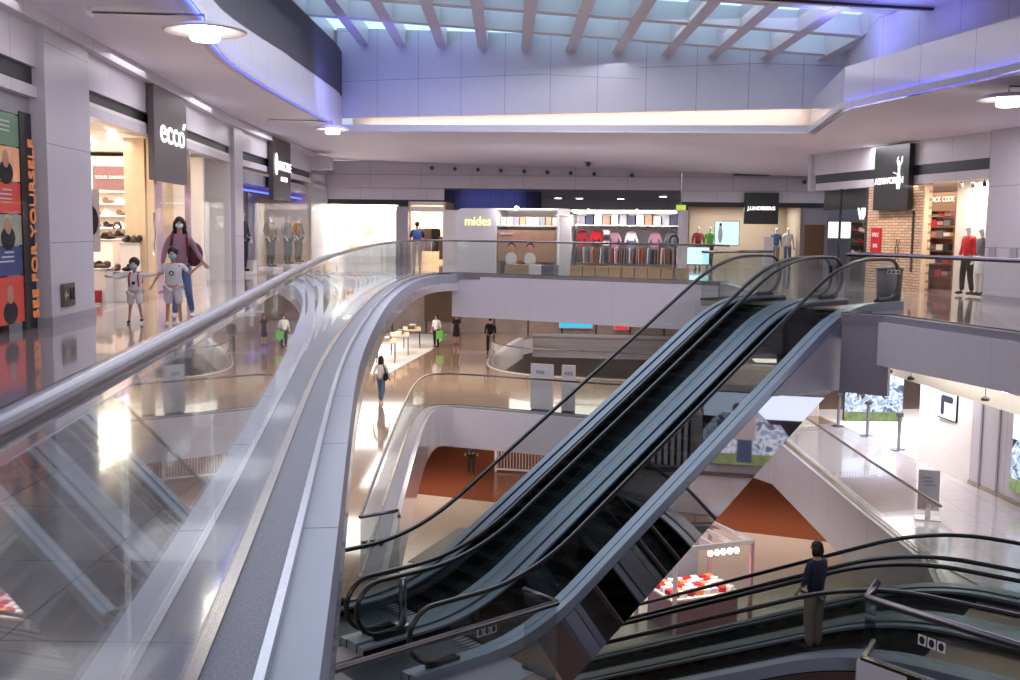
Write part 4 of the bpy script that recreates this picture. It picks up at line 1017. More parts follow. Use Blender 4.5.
for i, (x, mt, ex, lab) in enumerate([(584, 'redfab', None, 'maroon top hanging leftmost on the kiosk upper rail'), (597, 'red', 'blackfab', 'red top with black bottom on the kiosk upper rail'), (614, 'pink', None, 'pale pink top on the kiosk upper rail beside the price cards'), (629, 'whitefab', 'greyfab', 'white top with dark sleeves on the kiosk upper rail'), (650, 'pink', None, 'pink cardigan on the kiosk upper rail, second from right'), (664, 'greyfab', None, 'grey top on the kiosk upper rail, rightmost')]):
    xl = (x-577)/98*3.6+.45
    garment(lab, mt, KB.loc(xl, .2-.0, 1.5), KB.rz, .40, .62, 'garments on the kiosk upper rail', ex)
r = thing('price_card', 'column of small price cards between red and pink garments', 'sign', KB.loc(1.55, .12, 1.0), KB.rz)
for q in range(3): MB().box((0, 0, .08+q*.18), (.2, .02, .14)).build('card', ('shelf', 'charcoal')[q % 2], r)
rc = ['tan', 'pink', 'card', 'redfab', 'greyfab', 'whitefab', 'denim', 'beigefab', 'tan', 'redfab', 'whitefab', 'pink', 'beigefab', 'olive', 'greyfab', 'whitefab']
gm = MB().box((0, 0, -.27), (.035, .34, .5)); gm.box((0, 0, -.03), (.02, .2, .06)); g0 = {}
for i in range(44):
    mt = rc[(i*7+i//5) % 16]
    if mt not in g0: o = gm.build('rack_garment', mt); g0[mt] = o
    else: o = g0[mt].copy(); COL.objects.link(o)
    q_ = KB.loc(.55+i*.077, .2, .96); o.location = q_; o.rotation_euler = (0, random.uniform(-.06, .06), KB.rz+random.uniform(-.15, .15))
    tag(o, 'garment packed sideways on the lower rail of the babywear kiosk', 'clothes', 'garments packed on the kiosk lower rail')
bx = MB().box((0, 0, .16), (.40, .34, .32)); bx.box((0, -.005, .325), (.42, .36, .02)); b0 = None
for i in range(9):
    o = bx.build('storage_carton', 'card') if b0 is None else b0.copy()
    if b0 is None: b0 = o
    else: COL.objects.link(o)
    o.location = KB.loc(.62+i*.43, .02, 0); o.rotation_euler = (0, 0, KB.rz)
    tag(o, 'beige carton under the lower garment rail, %s' % ('leftmost', 'second from left', 'third from left', 'fourth from left', 'in the middle of nine', 'fourth from right', 'third from right', 'second from right', 'rightmost')[i], 'box', 'cartons under the kiosk rail')
for i in range(12):
    o = MB().box((0, 0, .14), (.22, .2, .28+.08*(i % 3))).build('storage_box', ('greyfab', 'navy', 'whitefab', 'tan', 'postn')[i % 5]); o.location = KB.loc(.65+i*.28, .35, 1.69); o.rotation_euler = (0, 0, KB.rz)
    tag(o, 'folded goods standing on the kiosk top shelf above the garments', 'box', 'goods on the kiosk top shelf')
r = thing('wreath_stand', 'black ring display at the right end of babywear kiosk', 'display stand', (X_(672, 33), 33.0, 0), 0)
b = MB(); b.tube([(.13*cos(a), 0, 1.2+.16*sin(a)) for a in [2*pi*q/16 for q in range(16)]], .03, 6, closed=True); b.build('ring', 'black', r); b = MB(); b.tube([(0, 0, .02), (0, 0, 1.03)], .015, 6); b.lathe([(.15, 0), (.15, .02)], n=14); b.build('stem', 'steel', r)

# ================================================================== upper level, right side
FRW = Fr((9.45, 33.2), (11.2, 24.2)); RL_ = FRW.L
d2 = (Vector((11.2, 24.2))-Vector((9.45, 33.2))).normalized()
FRX = Fr((9.45, 33.2), tuple(Vector((9.45, 33.2))+d2*24))
FRX.panel('wall_right_band', -.2, 24, 0, 3.28, 4.1, 'panel', .18); FRX.panel('wall_right_strip', 0, 8.7, -.0, 3.02, 3.28, 'dark', .2); FRX.panel('wall_right_lintel', 0, 24, 0, 2.8, 3.02, 'panel', .18)
FRX.panel('wall_right_pillar', 8.65, 24, -.08, 0, 3.98, 'pillar', .25)
FRX.panel('baseboard_right', 8.65, 24, -.1, 0, .12, 'postn', .02)
FRX.box('wall_right_end', -.35, -.2, -.1, .6, 2.8, 4.1, 'panel')
FRX.box('wall_shop_back', 0, 8.6, 4.0, 4.1, 0, 3, 'warmwall'); FRX.box('ceiling_shop', 0, 8.6, .05, 4, 2.85, 2.95, 'bright')
area('shop_light', FRX.loc(1.5, 2, 2.7), 2.4, 25, NEUT); area('shop_light', FRX.loc(7.2, .42, 2.78), 1.4, 60, WARM, sy=.5); area('shop_light', FRX.loc(4.8, .9, 2.75), 2.0, 70, WARM); area('stone_wash', FRX.loc(4.6, -.9, 2.9), 2.4, 40, WARM, (radians(-25), 0, FRX.rz), sy=.3)
# corner glass shop (first 3.2 m)
for i in range(2): FRX.panel(win(), i*1.6+.02, i*1.6+1.58, .03, .02, 2.8, 'glasss', .012)
FRX.box('trim_33', 1.55, 1.6, 0, .06, 0, 2.8, 'dark'); FRX.box('trim_34', 3.1, 3.2, -.02, .1, 0, 2.8, 'charcoal')
r = thing('window_lettering', 'white V lettering sign inside the dark corner shop', 'lettering', FRX.loc(2.65, .1, 2.0), FRX.rz); o = text('VA', .42, 'ledw', bold=.02); put(o, r, (.1, 0, .05))
FRX.box('wall_shop_dark', .1, 3.1, .25, .3, 2.2, 2.8, 'charcoal')
r = thing('lit_screen', 'small white lit screen in the corner shop', 'screen', FRX.loc(.2, .75, 1.35), 0); MB().box((0, 0, .25), (.75, .05, .55)).build('frame', 'dark', r); MB().box((0, -.03, .25), (.7, .02, .5)).build('picture', 'whiteglow', r)
r = shelf_unit('shoe_shelving', 'dark shelving with small goods in the corner shop', FRX.loc(.3, 1.6, 0), 0, 1.0, .35, (.4, .8, 1.15, 1.5, 1.85), 'charcoal')
for i in range(12):
    o = protos[('whitefab', 'tan', 'redfab')[i % 3]].copy(); COL.objects.link(o); o.location = tuple(Vector(FRX.loc(.3, 1.6, 0))+Vector((-.33+(i % 4)*.22, -.02, (.82, 1.17, 1.52)[i//4]+.02)))
    tag(o, '%s shoe on dark shelving of the corner shop' % ('white', 'brown', 'red')[i % 3], 'shoe', 'shoes on the corner shop shelving (%s)' % ('white', 'brown', 'red')[i % 3])
# stone front
FRX.panel('wall_stone', 3.2, 6.0, 0, 0, 2.8, 'brick', .2)
sign('black hanging sign box with white ASHWORTH lettering and golfer emblem', Fr(FRX.p(0, -.2), FRX.p(9, -.2)), 3.8, 5.5, 2.13, 3.84, 0, 'black', [('ASHWORTH', .25, -.08, -.08, 'ledw', .0)], t=.15)
r = [o for o in bpy.data.objects if o.name.startswith('sign_box')][-1]
b = MB(); z0_ = .89
b.ell((.42, -.03, z0_+.36), (.035, .012, .045), 10, 6); b.ell((.43, -.03, z0_+.2), (.055, .012, .13), 10, 6)
b.tube([(.39, -.03, z0_+.27), (.33, -.03, z0_+.40), (.38, -.03, z0_+.50)], .016, 6); b.tube([(.47, -.03, z0_+.27), (.55, -.03, z0_+.36), (.57, -.03, z0_+.50)], .016, 6)
b.tube([(.42, -.03, z0_+.1), (.36, -.03, z0_-.1), (.38, -.03, z0_-.34)], .022, 6); b.tube([(.44, -.03, z0_+.1), (.50, -.03, z0_-.14), (.46, -.03, z0_-.34)], .022, 6); b.tube([(.40, -.03, z0_+.04), (.16, -.03, z0_+.10)], .010, 6)
b.build('golfer_emblem', 'ledw', r)
r = thing('sale_poster', 'red SALE poster on the stone front beneath the sign box', 'poster', FRX.loc(3.75, -.03, .98), FRX.rz); MB().box((0, 0, .34), (.5, .03, .68)).build('print', 'red', r); o = text('SALE', .17, 'whitefab'); put(o, r, (0, -.02, .48)); o = text('50%', .15, 'whitefab'); put(o, r, (0, -.02, .18))
for i in (0, 1):
    r = thing('door_handle', ('curved steel pull handle on the stone front, left of pair', 'curved steel pull handle on the stone front, right of pair')[i], 'handle', FRX.loc(4.85+i*.16, -.06, .75), FRX.rz, 'pull handles on the stone front')
    b = MB(); b.smooth = True; s = 1-2*i; b.tube([(0, 0, 0), (s*.04, -.03, .15), (s*.0, -.03, .3), (s*.04, -.03, .45), (0, 0, .6)], .014, 6); b.build('bar', 'charcoal', r)
FRX.box('trim_35', 5.5, 5.56, -.03, 0, .5, 2.1, 'charcoal'); FRX.box('trim_36', 5.95, 6.02, -.02, .1, 0, 2.8, 'warmwall')
FRX.panel(win(), 6.02, 8.62, .03, .02, 2.8, 'glasss', .012)
FRX.box('wall_shop_cream', 6.15, 8.64, .8, .9, 0, 2.85, 'bright')
r = thing('shop_banner', 'brown header board reading BLACK CODE above the goods shelving', 'banner', FRX.loc(4.75, 1.25, 2.15), FRX.rz); MB().box((0, 0, .22), (1.5, .05, .5)).build('print', 'tan', r); o = text('BLACK CODE', .2, 'whitefab'); put(o, r, (.05, -.03, .28))
r = shelf_unit('goods_shelving', 'tall shelving of folded clothes in the stone fronted shop', FRX.loc(4.55, 1.5, 0), FRX.rz, 1.5, .35, (.35, .7, 1.05, 1.4, 1.7, 2.0), 'warmwood')
for i in range(24):
    o = MB().box((0, 0, .08), (.26, .24, .10+.05*(i % 3))).build('folded_clothes', ('whitefab', 'redfab', 'greyfab', 'navy', 'pink')[(i*3) % 5]); o.location = FRX.loc(4.05+(i % 4)*.32, 1.42, (.35, .7, 1.05, 1.4, 1.7, 2.0)[i//4]+.02); o.rotation_euler = (0, 0, FRX.rz)
    tag(o, 'folded clothes on the tall shelving of the stone fronted shop', 'clothes', 'folded clothes on the tall shelving')
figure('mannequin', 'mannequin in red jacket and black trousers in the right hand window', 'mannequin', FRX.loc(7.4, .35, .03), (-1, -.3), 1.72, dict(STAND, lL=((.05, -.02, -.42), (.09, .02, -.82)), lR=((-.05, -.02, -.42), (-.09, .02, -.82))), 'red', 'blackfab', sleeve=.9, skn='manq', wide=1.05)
figure('mannequin', 'mannequin in a patterned dark top and cream skirt beside the red jacket', 'mannequin', FRX.loc(7.85, .4, .03), (-1, -.2), 1.66, STAND, 'greyfab', 'whitefab', sleeve=.3, skn='manq', skirt=(.55, .16))
for i in (0, 1):
    o = MB().box((0, 0, 0), (.24, .02, .24)).build('access_panel', 'postn'); o.location = FRX.loc(8.95+i*.75, -.1, 1.1); o.rotation_euler = (0, 0, FRX.rz)
    tag(o, ('small square access panel on the right pillar, left of two', 'small square access panel on the right pillar, right of two')[i], 'panel', 'access panels on the right pillar')
for i in range(3):
    r = thing('track_spotlight', 'ceiling spotlight over the red jacket mannequin, %s' % ('left', 'middle', 'right')[i], 'lamp', FRX.loc(6.9+i*.45, .4, 2.84), FRX.rz, 'window spotlights over the red jacket')
    b = MB(); b.tube([(0, 0, 0), (0, 0, -.1)], .015, 6); b.tube([(0, 0, -.08), (0, .02, -.2)], .05, 10); b.build('body', 'charcoal', r)
r = thing('litter_bin', 'dark cylindrical bin behind the glass at the escalator head', 'bin', (7.98, 22.3, 0), 0)
b = MB(); b.smooth = True; b.lathe([(.24, 0), (.27, .72)], n=20); b.build('body', 'charcoal', r); b = MB(); b.lathe([(.28, .72), (.28, .78), (.2, .8)], n=20); b.build('lid', 'black', r)

# wall lamps with wide dishes -----------------------------------------
def dish(label, x, y, z, wx, r_=.5):
    r = thing('dish_lamp', label, 'lamp', (x, y, z), 0, 'dish lamps on wall arms')
    b = MB(); b.smooth = True; b.lathe([(r_*.2, .10), (r_*.55, .075), (r_*.95, .01), (r_, -.005), (r_*.95, -.02), (r_*.5, .03), (.2, .04)], n=36); b.build('lamp_shade', 'white', r)
    b = MB(); b.smooth = True; b.lathe([(.17, -.13), (.19, -.11), (.19, .04)], n=24); b.build('lamp_drum', 'spot', r)
    b = MB(); b.tube([(0, 0, .08), (0, 0, .2), (wx-x, .1, .24)], .018, 6); b.build('arm', 'steel', r)
    b = MB(); b.tube([(wx-x-.03, .1, .24), (wx-x+.03, .1, .24)], .07, 12); b.build('wall_rose', 'white', r)
    l = bpy.data.lights.new('lamp_glow', 'POINT'); l.energy = 16; l.color = (1, .9, .75); l.shadow_soft_size = .15
    o = bpy.data.objects.new('lamp_glow', l); COL.objects.link(o); o.location = (x, y, z-.28)
dish('wide dish lamp on a wall arm above the entrance with ecco letters', -4.05, 14.2, 4.02, -5.6, .54)
dish('wide dish lamp on a wall arm at the far left corner of the opening', -4.85, 28.9, 4.12, -6.6, .47)
dish('wide dish lamp on a wall arm at top right corner', 8.15, 17.7, 3.72, 9.9, .5)

# ================================================================== enclosure
struct('wall_rear', MB().box((0, -5.2, -.5), (34, .2, 18)), 'panel')
struct('wall_far_left', MB().box((-15.9, 30, -3), (.2, 80, 13)), 'panel')
struct('wall_far_right', MB().box((16.9, 30, -3), (.2, 80, 13)), 'panel')
struct('wall_far_end', MB().box((0, 69, -3), (34, .2, 13)), 'panel')
struct('ceiling_top', MB().prism([(-16, -6), (17, -6), (17, 70), (-16, 70)], 9.4, 9.6), 'white')
struct('wall_left_top', MB().box((-10.2, 14, 7.2), (.2, 42, 5)), 'white')
struct('wall_right_top', MB().box((10.5, 14, 7.2), (.2, 42, 5)), 'white')

# ================================================================== middle level, right
ZM = Z1
R1 = Fr((10.15, 34.5), (11.15, 24.6), Z1)
d2 = (Vector((11.15, 24.6))-Vector((10.15, 34.5))).normalized()
R1 = Fr((10.15, 34.5), tuple(Vector((10.15, 34.5))+d2*26), Z1)   # x = 9.95 at the screen wall start
R1.panel('wall_right_lower', 9.55, 26, 0, 0, 3.5, 'panel', .3)
R1.panel('baseboard_right_lower', 9.5, 26, -.02, 0, .12, 'shoe', .02)
R1.panel('trim_37', 9.95, 10.02, -.03, .0, 3.5, 'postn', .03); R1.panel('trim_38', 10.7, 10.76, -.03, .0, 3.5, 'postn', .03)
R1.panel('wall_right_lower_head', 0, 9.6, 0, 2.55, 3.55, 'panel', .3)
R1.box('wall_shop_back', -1, 8.6, 4.6, 4.7, 0, 3.5, 'bright'); R1.box('wall_shop_side', 8.5, 9.55, 0, 4.6, 0, 3.5, 'bright')
R1.box('floor_shop', -1, 8.6, .05, 4.6, .0, .03, 'bright')
struct('wall_right_lower_far', MB().ribbon([(7.2, 36.2), (10.2, 34.4)], (0, .1), Z1, Z1+3.5), 'bright')
area('store_light', R1.loc(4, 1.9, 3.3), 6.5, 230, (.97, .97, 1), (0, 0, R1.rz), sy=3.2)
area('store_wash', R1.loc(7.6, -.8, 3.2), 2.5, 70, (.97, .96, 1), (radians(30), 0, R1.rz), sy=.5)
# F emblem box on the wall
R1.panel('wall_right_lower_white', 6.9, 9.55, .02, 0, 3.4, 'bright', .04)
r = thing('emblem_sign', 'square lit white sign with dark blue F emblem and black frame', 'sign', R1.loc(8.4, -.03, 1.40), R1.rz)
MB().box((0, .02, .33), (.92, .05, .70)).build('frame', 'navy', r); MB().box((0, -.005, .33), (.86, .02, .64)).build('face', emi('sign_white', '#eef2ff', 1.0), r)
b = MB()
def rrect(cx, cz, w, h, rr_, y):
    i = len(b.v); pts = []
    for (sx, sz, a0) in ((1, 1, 0), (-1, 1, 90), (-1, -1, 180), (1, -1, 270)):
        for q in range(5): a = radians(a0+q*22.5); pts.append((cx+sx*(w/2-rr_)+rr_*cos(a), y, cz+sz*(h/2-rr_)+rr_*sin(a)))
    b.v += pts; b.face([i+k for k in range(len(pts))][::-1])
rrect(.02, .50, .58, .17, .08, -.02); rrect(-.20, .33, .17, .50, .08, -.021); b.build('emblem', 'navy', r)
M['mount'] = ramp_emit('mountain_screen', [(0, '#2b3346'), (.40, '#56657f'), (.5, '#c3cede'), (.58, '#7886a2'), (1, '#e6ebf6')], 4.5, 1.2, .6, 8)
M['skyscr'] = emi('screen_sky', '#cfe0ff', 1.6); M['grass'] = ramp_emit('screen_grass', [(0, '#4d6238'), (1, '#a3b184')], 6, .8)
def mountain_screen(label, fr, x, y, z, w, h, man=None):
    r = thing('video_wall', label, 'screen', fr.loc(x, y, z), fr.rz)
    MB().box((0, .06, h/2), (w+.04, .1, h+.04)).build('frame', 'charcoal', r)
    MB().box((0, -.005, h*.83), (w, .02, h*.34)).build('sky_picture', 'skyscr', r)
    b = MB(); n_ = 24; P_ = [(-w/2+w*q/n_, h*(.52+.16*sin(q*.7)+.07*sin(q*2.3)+.14*(q/n_))) for q in range(n_+1)]
    i0 = len(b.v); b.v += [(x_, -.022, max(.1*h, min(h, z_))) for x_, z_ in P_]+[(w/2, -.022, h*.15), (-w/2, -.022, h*.15)]
    for q in range(n_): i = len(b.v); b.v += [(P_[q][0], -.022, 0.12*h), (P_[q+1][0], -.022, .12*h), (P_[q+1][0], -.022, P_[q+1][1]), (P_[q][0], -.022, P_[q][1])]; b.face((i, i+1, i+2, i+3))
    b.build('mountain_picture', 'mount', r)
    MB().box((0, -.018, h*.08), (w, .02, h*.16)).build('grass_picture', 'grass', r)
    if man is not None:
        b = MB(); b.ell((man, -.03, h*.78), (.11, .012, .14), 12, 8); b.build('man_face', 'skin', r)
        MB().box((man, -.032, h*.52), (.5, .012, h*.34)).build('man_shirt', 'whitefab', r); MB().box((man, -.034, h*.2), (.36, .012, h*.32)).build('man_jeans', 'denim', r)
    return r
mountain_screen('video wall of mountains and grass at the right edge, beyond lilac wall', R1, 14.2, -.08, .35, 5.6, 1.75, 2.0)
mountain_screen('bluish mountain video wall inside the bright white store', Fr((10.7, 33.4), (12.6, 33.4), Z1), .95, 0, .05, 1.85, 1.75)
# striped poster reflected in the escalator side
M['stripe'] = grid_mat('stripe_print', '#e6e3e8', '#232a4a', .16, 0, .07, .5, .3, noise=.02)
r = thing('stripe_poster', 'tall navy and white striped picture on the lower right wall', 'poster', R1.loc(19.1, -.06, .15), R1.rz); MB().box((0, 0, 1.6), (3.6, .05, 3.1)).build('print', 'stripe', r)
area('poster_wash', R1.loc(19, -1.2, 3.3), 3, 60, (.95, .95, 1), (radians(40), 0, R1.rz), sy=.3)
for i, (x_, y_, s_) in enumerate([(10.75, 30.9, 1), (10.95, 28.9, 1), (10.35, 32.4, 1)]):
    r = thing('barrier_post', ('slim grey barrier post at the white store front, middle of three', 'slim grey barrier post at the white store front, nearest', 'slim grey barrier post at the white store front, farthest')[i], 'post', (x_-.12, y_, Z1+.015), 0, 'barrier posts at the white store')
    b = MB(); b.smooth = True; b.tube([(0, 0, .02), (0, 0, 1.0)], .045, 10); b.build('pole', 'greyfab', r); b = MB(); b.lathe([(.2, 0), (.2, .03), (.05, .05)], n=18); b.build('base', 'steel', r); MB().box((0, 0, 1.0), (.16, .1, .1)).build('head', 'charcoal', r)
# ceiling beam and lamps under the upper floor
struct('trim_39', MB().ribbon([(9.0, 32), (9.35, 27), (9.9, 20), (10.2, 12)], (-.1, .1), -1.95, -1.5), 'bright')
struct('trim_40', MB().ribbon([(9.7, 32), (10.05, 27), (10.5, 20), (10.8, 12)], (-.2, .2), -1.05, -.96), 'bright')
r = thing('ceiling_light', 'long bright ceiling slot over the pale lower walkway at right', 'light', (9.45, 25, -1.28), -.07); MB().box((0, 0, 0), (.4, 13, .04)).build('light_strip', 'spotw', r)
for i, (x_, y_) in enumerate([(8.55, 23.6), (8.6, 22.45), (8.97, 19.7)]):
    r = thing('pendant_lamp', ('small dark pendant lamp on a thin wire, leftmost under the slab', 'small dark pendant lamp on a thin wire, middle one under the slab', 'small dark pendant lamp on a thin wire, rightmost under the slab')[i], 'lamp', (x_, y_, -1.62), 0, 'pendant lamps under the right slab')
    b = MB(); b.tube([(0, 0, .05), (0, 0, .66)], .008, 5); b.build('wire', 'steel', r); b = MB(); b.lathe([(.07, 0), (.08, .05), (.03, .08)], n=12); b.build('body', 'charcoal', r)
r = thing('notice_stand', 'grey leaning information panel behind the glass on the right walkway', 'sign', (8.85, 21.8, Z1+.015), -.3)
MB().box((0, 0, .62), (.42, .06, .85), rx=-.06).build('panel', 'postn', r); MB().box((0, -.05, .15), (.1, .06, .4)).build('stem', 'steel', r); MB().box((0, 0, .015), (.5, .4, .03)).build('base', 'steel', r)
for q in range(3): MB().box((-.06+.05*q, -.06, .9-.08*q), (.2, .01, .02)).build('printed_line', 'greyfab', r)

# ================================================================== middle level, left and back
LM_ = Fr((-6.3, 40.0), (-5.2, 60.0), Z1)
struct('floor_store_middle', MB().prism([(-14, 40), (-5.0, 43.5), (-3.9, 52), (-3.6, 60), (-14, 60)], Z1, Z1+.02), 'bright')
area('store_light', (-8.5, 50, -1.2), 7, 480, (1, .95, .88), sy=12)
struct('wall_left_lower', MB().box((-13.5, 30, -2.7), (.2, 60, 3.6)), 'bright')
struct('wall_back_lower', MB().box((0, 62, -2.7), (26, .2, 3.6)), grid_mat('far_shopfront', '#a08f88', '#54463e', 2.0, 0, .12, .3, .5, nscale=.8, noise=.5))
for i, (x_, y_) in enumerate([(-5.6, 47.5), (-5.3, 50.5), (-5.0, 53.5), (-7.2, 46.5), (-7.0, 50.2)]):
    r = thing('display_table', ('pale display table in the white lower store, nearest the walkway', 'pale display table in the white lower store, second along the walkway', 'pale display table in the white lower store, farthest along walkway', 'pale display table in the white lower store, inner row nearest', 'pale display table in the white lower store, inner row farther')[i], 'table', (x_, y_, Z1+.02), .1, 'display tables in the lower white store')
    MB().box((0, 0, .9), (.9, 1.9, .06)).build('tabletop', 'warmwall', r)
    for sx in (-1, 1):
        for sy in (-1, 1): MB().box((sx*.4, sy*.88, .435), (.04, .04, .87)).build('leg', 'charcoal', r)
    for q in (-1, 0, 1):
        o = MB().box((0, 0, .08), (.3, .35, .16)).build('gift_box', ('shelf', 'tan', 'postn')[(q+i) % 3]); o.location = (x_, y_+q*.5, Z1+.95)
        tag(o, 'small boxed goods on a display table in the lower white store', 'box', 'boxed goods on the display tables')
r = thing('picture_panel', 'framed grey landscape picture on the far lower wall', 'picture', (X_(477, 61.5), 61.6, Z1+1.15), 0); MB().box((0, 0, .9), (2.2, .1, 1.9)).build('frame', 'white', r); MB().box((0, -.06, .9), (2.0, .02, 1.6)).build('picture', 'postn', r)
MB().box((0, -.075, 1.2), (2.0, .01, .9)).build('sky_band', 'shelf', r)
r = thing('picture_panel', 'dark brown shopfront panel left of the framed landscape picture', 'picture', (X_(440, 61.5), 61.6, Z1+.6), 0); MB().box((0, 0, 1.2), (1.9, .1, 2.3)).build('frame', 'tan', r)
r = thing('picture_panel', 'cyan lit panel low on the far lower shopfront', 'screen', (X_(576, 61.5), 61.6, Z1+.3), 0); MB().box((0, 0, .8), (2.0, .1, 1.6)).build('frame', 'white', r); MB().box((0, -.06, .8), (1.9, .02, 1.5)).build('picture', emi('cyan_panel', '#3fb6d8', .8), r)
r = thing('picture_panel', 'red lit panel low on the far lower shopfront', 'screen', (X_(622, 61.5), 61.6, Z1+.3), 0); MB().box((0, 0, .7), (.9, .1, 1.5)).build('frame', 'white', r); MB().box((0, -.06, .7), (.8, .02, 1.4)).build('picture', emi('red_panel', '#e02838', .8), r)
struct('wall_back_lower_b', MB().ribbon([(1.3, 59.8), (9.5, 58.8)], (-.2, 0), Z1-1.2, Z1+.15), 'postn')
for i, (x_, w) in enumerate([(1.08, .78), (1.95, .46)]):
    r = thing('notice_board', ('wide white notice board standing behind the middle level glass', 'narrow white notice board standing right of the wide one')[i], 'sign', (x_, 34.75-.25*i, Z1), -.35, 'white notice boards')
    MB().box((0, 0, .82), (w, .08, 1.5)).build('panel', 'white', r); MB().box((0, 0, .035), (w*.8, .35, .07)).build('base', 'steel', r)
    for q in range(3): MB().box((-w*.2+q*.1, -.045, 1.3), (.08, .01, .12)).build('printed_mark', 'postn', r)
# plants on the second opening side and white forms on the basement floor
r = thing('white_canopy', 'white sloping canopy seen far down through the second opening', 'canopy', (4.6, 50, Z2+2.2), 0)
b = MB(); b.v += [(-2.2, -2, 0), (3, -2.6, -.2), (3, 2, 1.0), (-2.2, 1, .9), (-2.2, -2, -.15), (3, -2.6, -.35), (3, 2, .85), (-2.2, 1, .75)]
for f_ in ((0, 1, 2, 3), (7, 6, 5, 4), (0, 4, 5, 1), (1, 5, 6, 2), (2, 6, 7, 3), (3, 7, 4, 0)): b.face(f_)
b.build('roof_sheet', 'white', r)
for sx, sy in ((-2, -1.8), (2.8, -2.3), (2.8, 1.8), (-2, .9)): MB().box((sx, sy, -1.05), (.08, .08, 2.3)).build('post', 'steel', r)

# ================================================================== basement
def railing_white(x0, x1, y):
    r = thing('baluster_railing', 'white railing with upright balusters on the basement floor', 'railing', (x0, y, Z2), math.atan2(-.2, 1))
    L = x1-x0; 
    for z in (.12, 1.05): MB().box((L/2, 0, z), (L, .07, .07)).build('rail', 'white', r)
    for k in (0, .5, 1): MB().box((L*k, 0, .55), (.1, .1, 1.1)).build('post', 'white', r)
    n_ = int(L/.14)
    p0 = None
    for i in range(n_):
        if p0 is None: p0 = MB().box((0, 0, .58), (.03, .03, .92)).build('baluster', 'white', r); o = p0
        else: o = p0.copy(); COL.objects.link(o); o.parent = r
        o.location = (.1+i*(L-.2)/n_, 0, 0)
railing_white(-.55, 5.2, 45.2)
r = thing('floor_mat', 'dark purple rectangular mat on the beige basement floor', 'mat', (-1.2, 34, Z2+.001), -.35); MB().box((.3, 0, .01), (3.2, 4.2, .02)).build('mat', 'charcoal', r)
# snack stall with a white frame
st = thing('market_stall', 'small stall with white pergola frame, bulbs and red goods below the escalator', 'stall', (5.0, 27.6, Z2), .38)
for sx in (-1.15, 1.15):
    for sy in (-1.0, 1.0): MB().box((sx, sy, 1.2), (.09, .09, 2.4)).build('post', 'pink' if sx > 0 else 'white', st)
for sy in (-1.0, 1.0): MB().box((0, sy, 2.4), (2.4, .09, .12)).build('top_beam', 'white', st)
for q in range(5): MB().box((-1.15+q*.575, 0, 2.4), (.08, 2.0, .1)).build('roof_bar', 'white', st)
MB().box((0, 0, .45), (2.0, 1.3, .9)).build('counter', 'pink', st); MB().box((0, 0, .93), (2.1, 1.4, .05)).build('counter_top', 'shelf', st)
MB().box((.1, 1.0, 1.3), (1.3, .08, 1.5)).build('grey_panel', 'greyfab', st)
for i in range(5):
    o = thing('bulb', 'small glowing bulb hanging in a row under the stall frame', 'lamp', (0, 0, 0), 0, 'bulbs in the stall row'); q_ = Matrix.Rotation(.38, 3, 'Z') @ Vector((-.1+i*.2, -.95, 2.2)); o.location = (5.0+q_.x, 27.6+q_.y, Z2+2.2)
    b = MB(); b.ell((0, 0, 0), (.07, .07, .08), 10, 8); b.build('glass', 'spot', o)
    b = MB(); b.tube([(0, 0, .07), (0, 0, .16)], .02, 6); b.build('cap', 'steel', o)
area('stall_light', (5, 27.2, Z2+2.3), 1.2, 40, (1, .9, .8))
random.seed(3); g0 = {}
for i in range(40):
    mt = ('red', 'shelf', 'redfab', 'orange', 'whitefab', 'pinkglow')[i % 6]
    if mt not in g0: o = MB().box((0, 0, .06), (.18, .2, .12)).build('snack_pack', mt); g0[mt] = o
    else: o = g0[mt].copy(); COL.objects.link(o)
    lx, ly = -.85+(i % 8)*.24, -.5+(i//8)*.25; q_ = Matrix.Rotation(.38, 3, 'Z') @ Vector((lx, ly, 0)); o.location = (5+q_.x, 27.6+q_.y, Z2+.96); o.rotation_euler = (0, 0, random.random()*3)
    tag(o, 'small %s packet on the stall counter' % {'red': 'bright red', 'shelf': 'cream', 'redfab': 'dark red', 'orange': 'orange', 'whitefab': 'white', 'pinkglow': 'pink'}[mt], 'packet', 'packets on the stall counter (%s)' % mt)

# stickers on glass
def sticker(label, loc, rz, col='navy', s=.3):
    r = thing('notice_sticker', label, 'sticker', loc, rz)
    for i, (dx, dz) in enumerate(((-.5, .0), (0, 0), (.5, 0))):
        MB().box((dx*s, 0, 0), (s*.42, .006, s*.5)).build('pictogram', 'whitefab', r); b = MB(); b.ell((dx*s, -.004, 0), (s*.15, .003, s*.2), 10, 6); b.build('symbol', col, r)
sticker('blue and white pictogram sticker on the glass panel at the foot of the curved walkway', (-2.3, 17.55, Z1+.62), .5)
q = tb+dl*3.0+nl*(2*wl+gl+.4); sticker('blue and white pictogram sticker on the bottom right glass', (5.15, 12.35, -4.2+.75), -.97, s=.26)
x, y = ep(-.3, 3.85); sticker('pictogram sticker behind the sloping steel rail by the escalator foot', (x-1.0, y-.9, Z1+.95), .7, s=.22)
x, y = ep(9.3, 3.0); sticker('small pictogram sticker on the glass beside the dark bin', (7.45, 20.6, .75), -.2, s=.16)

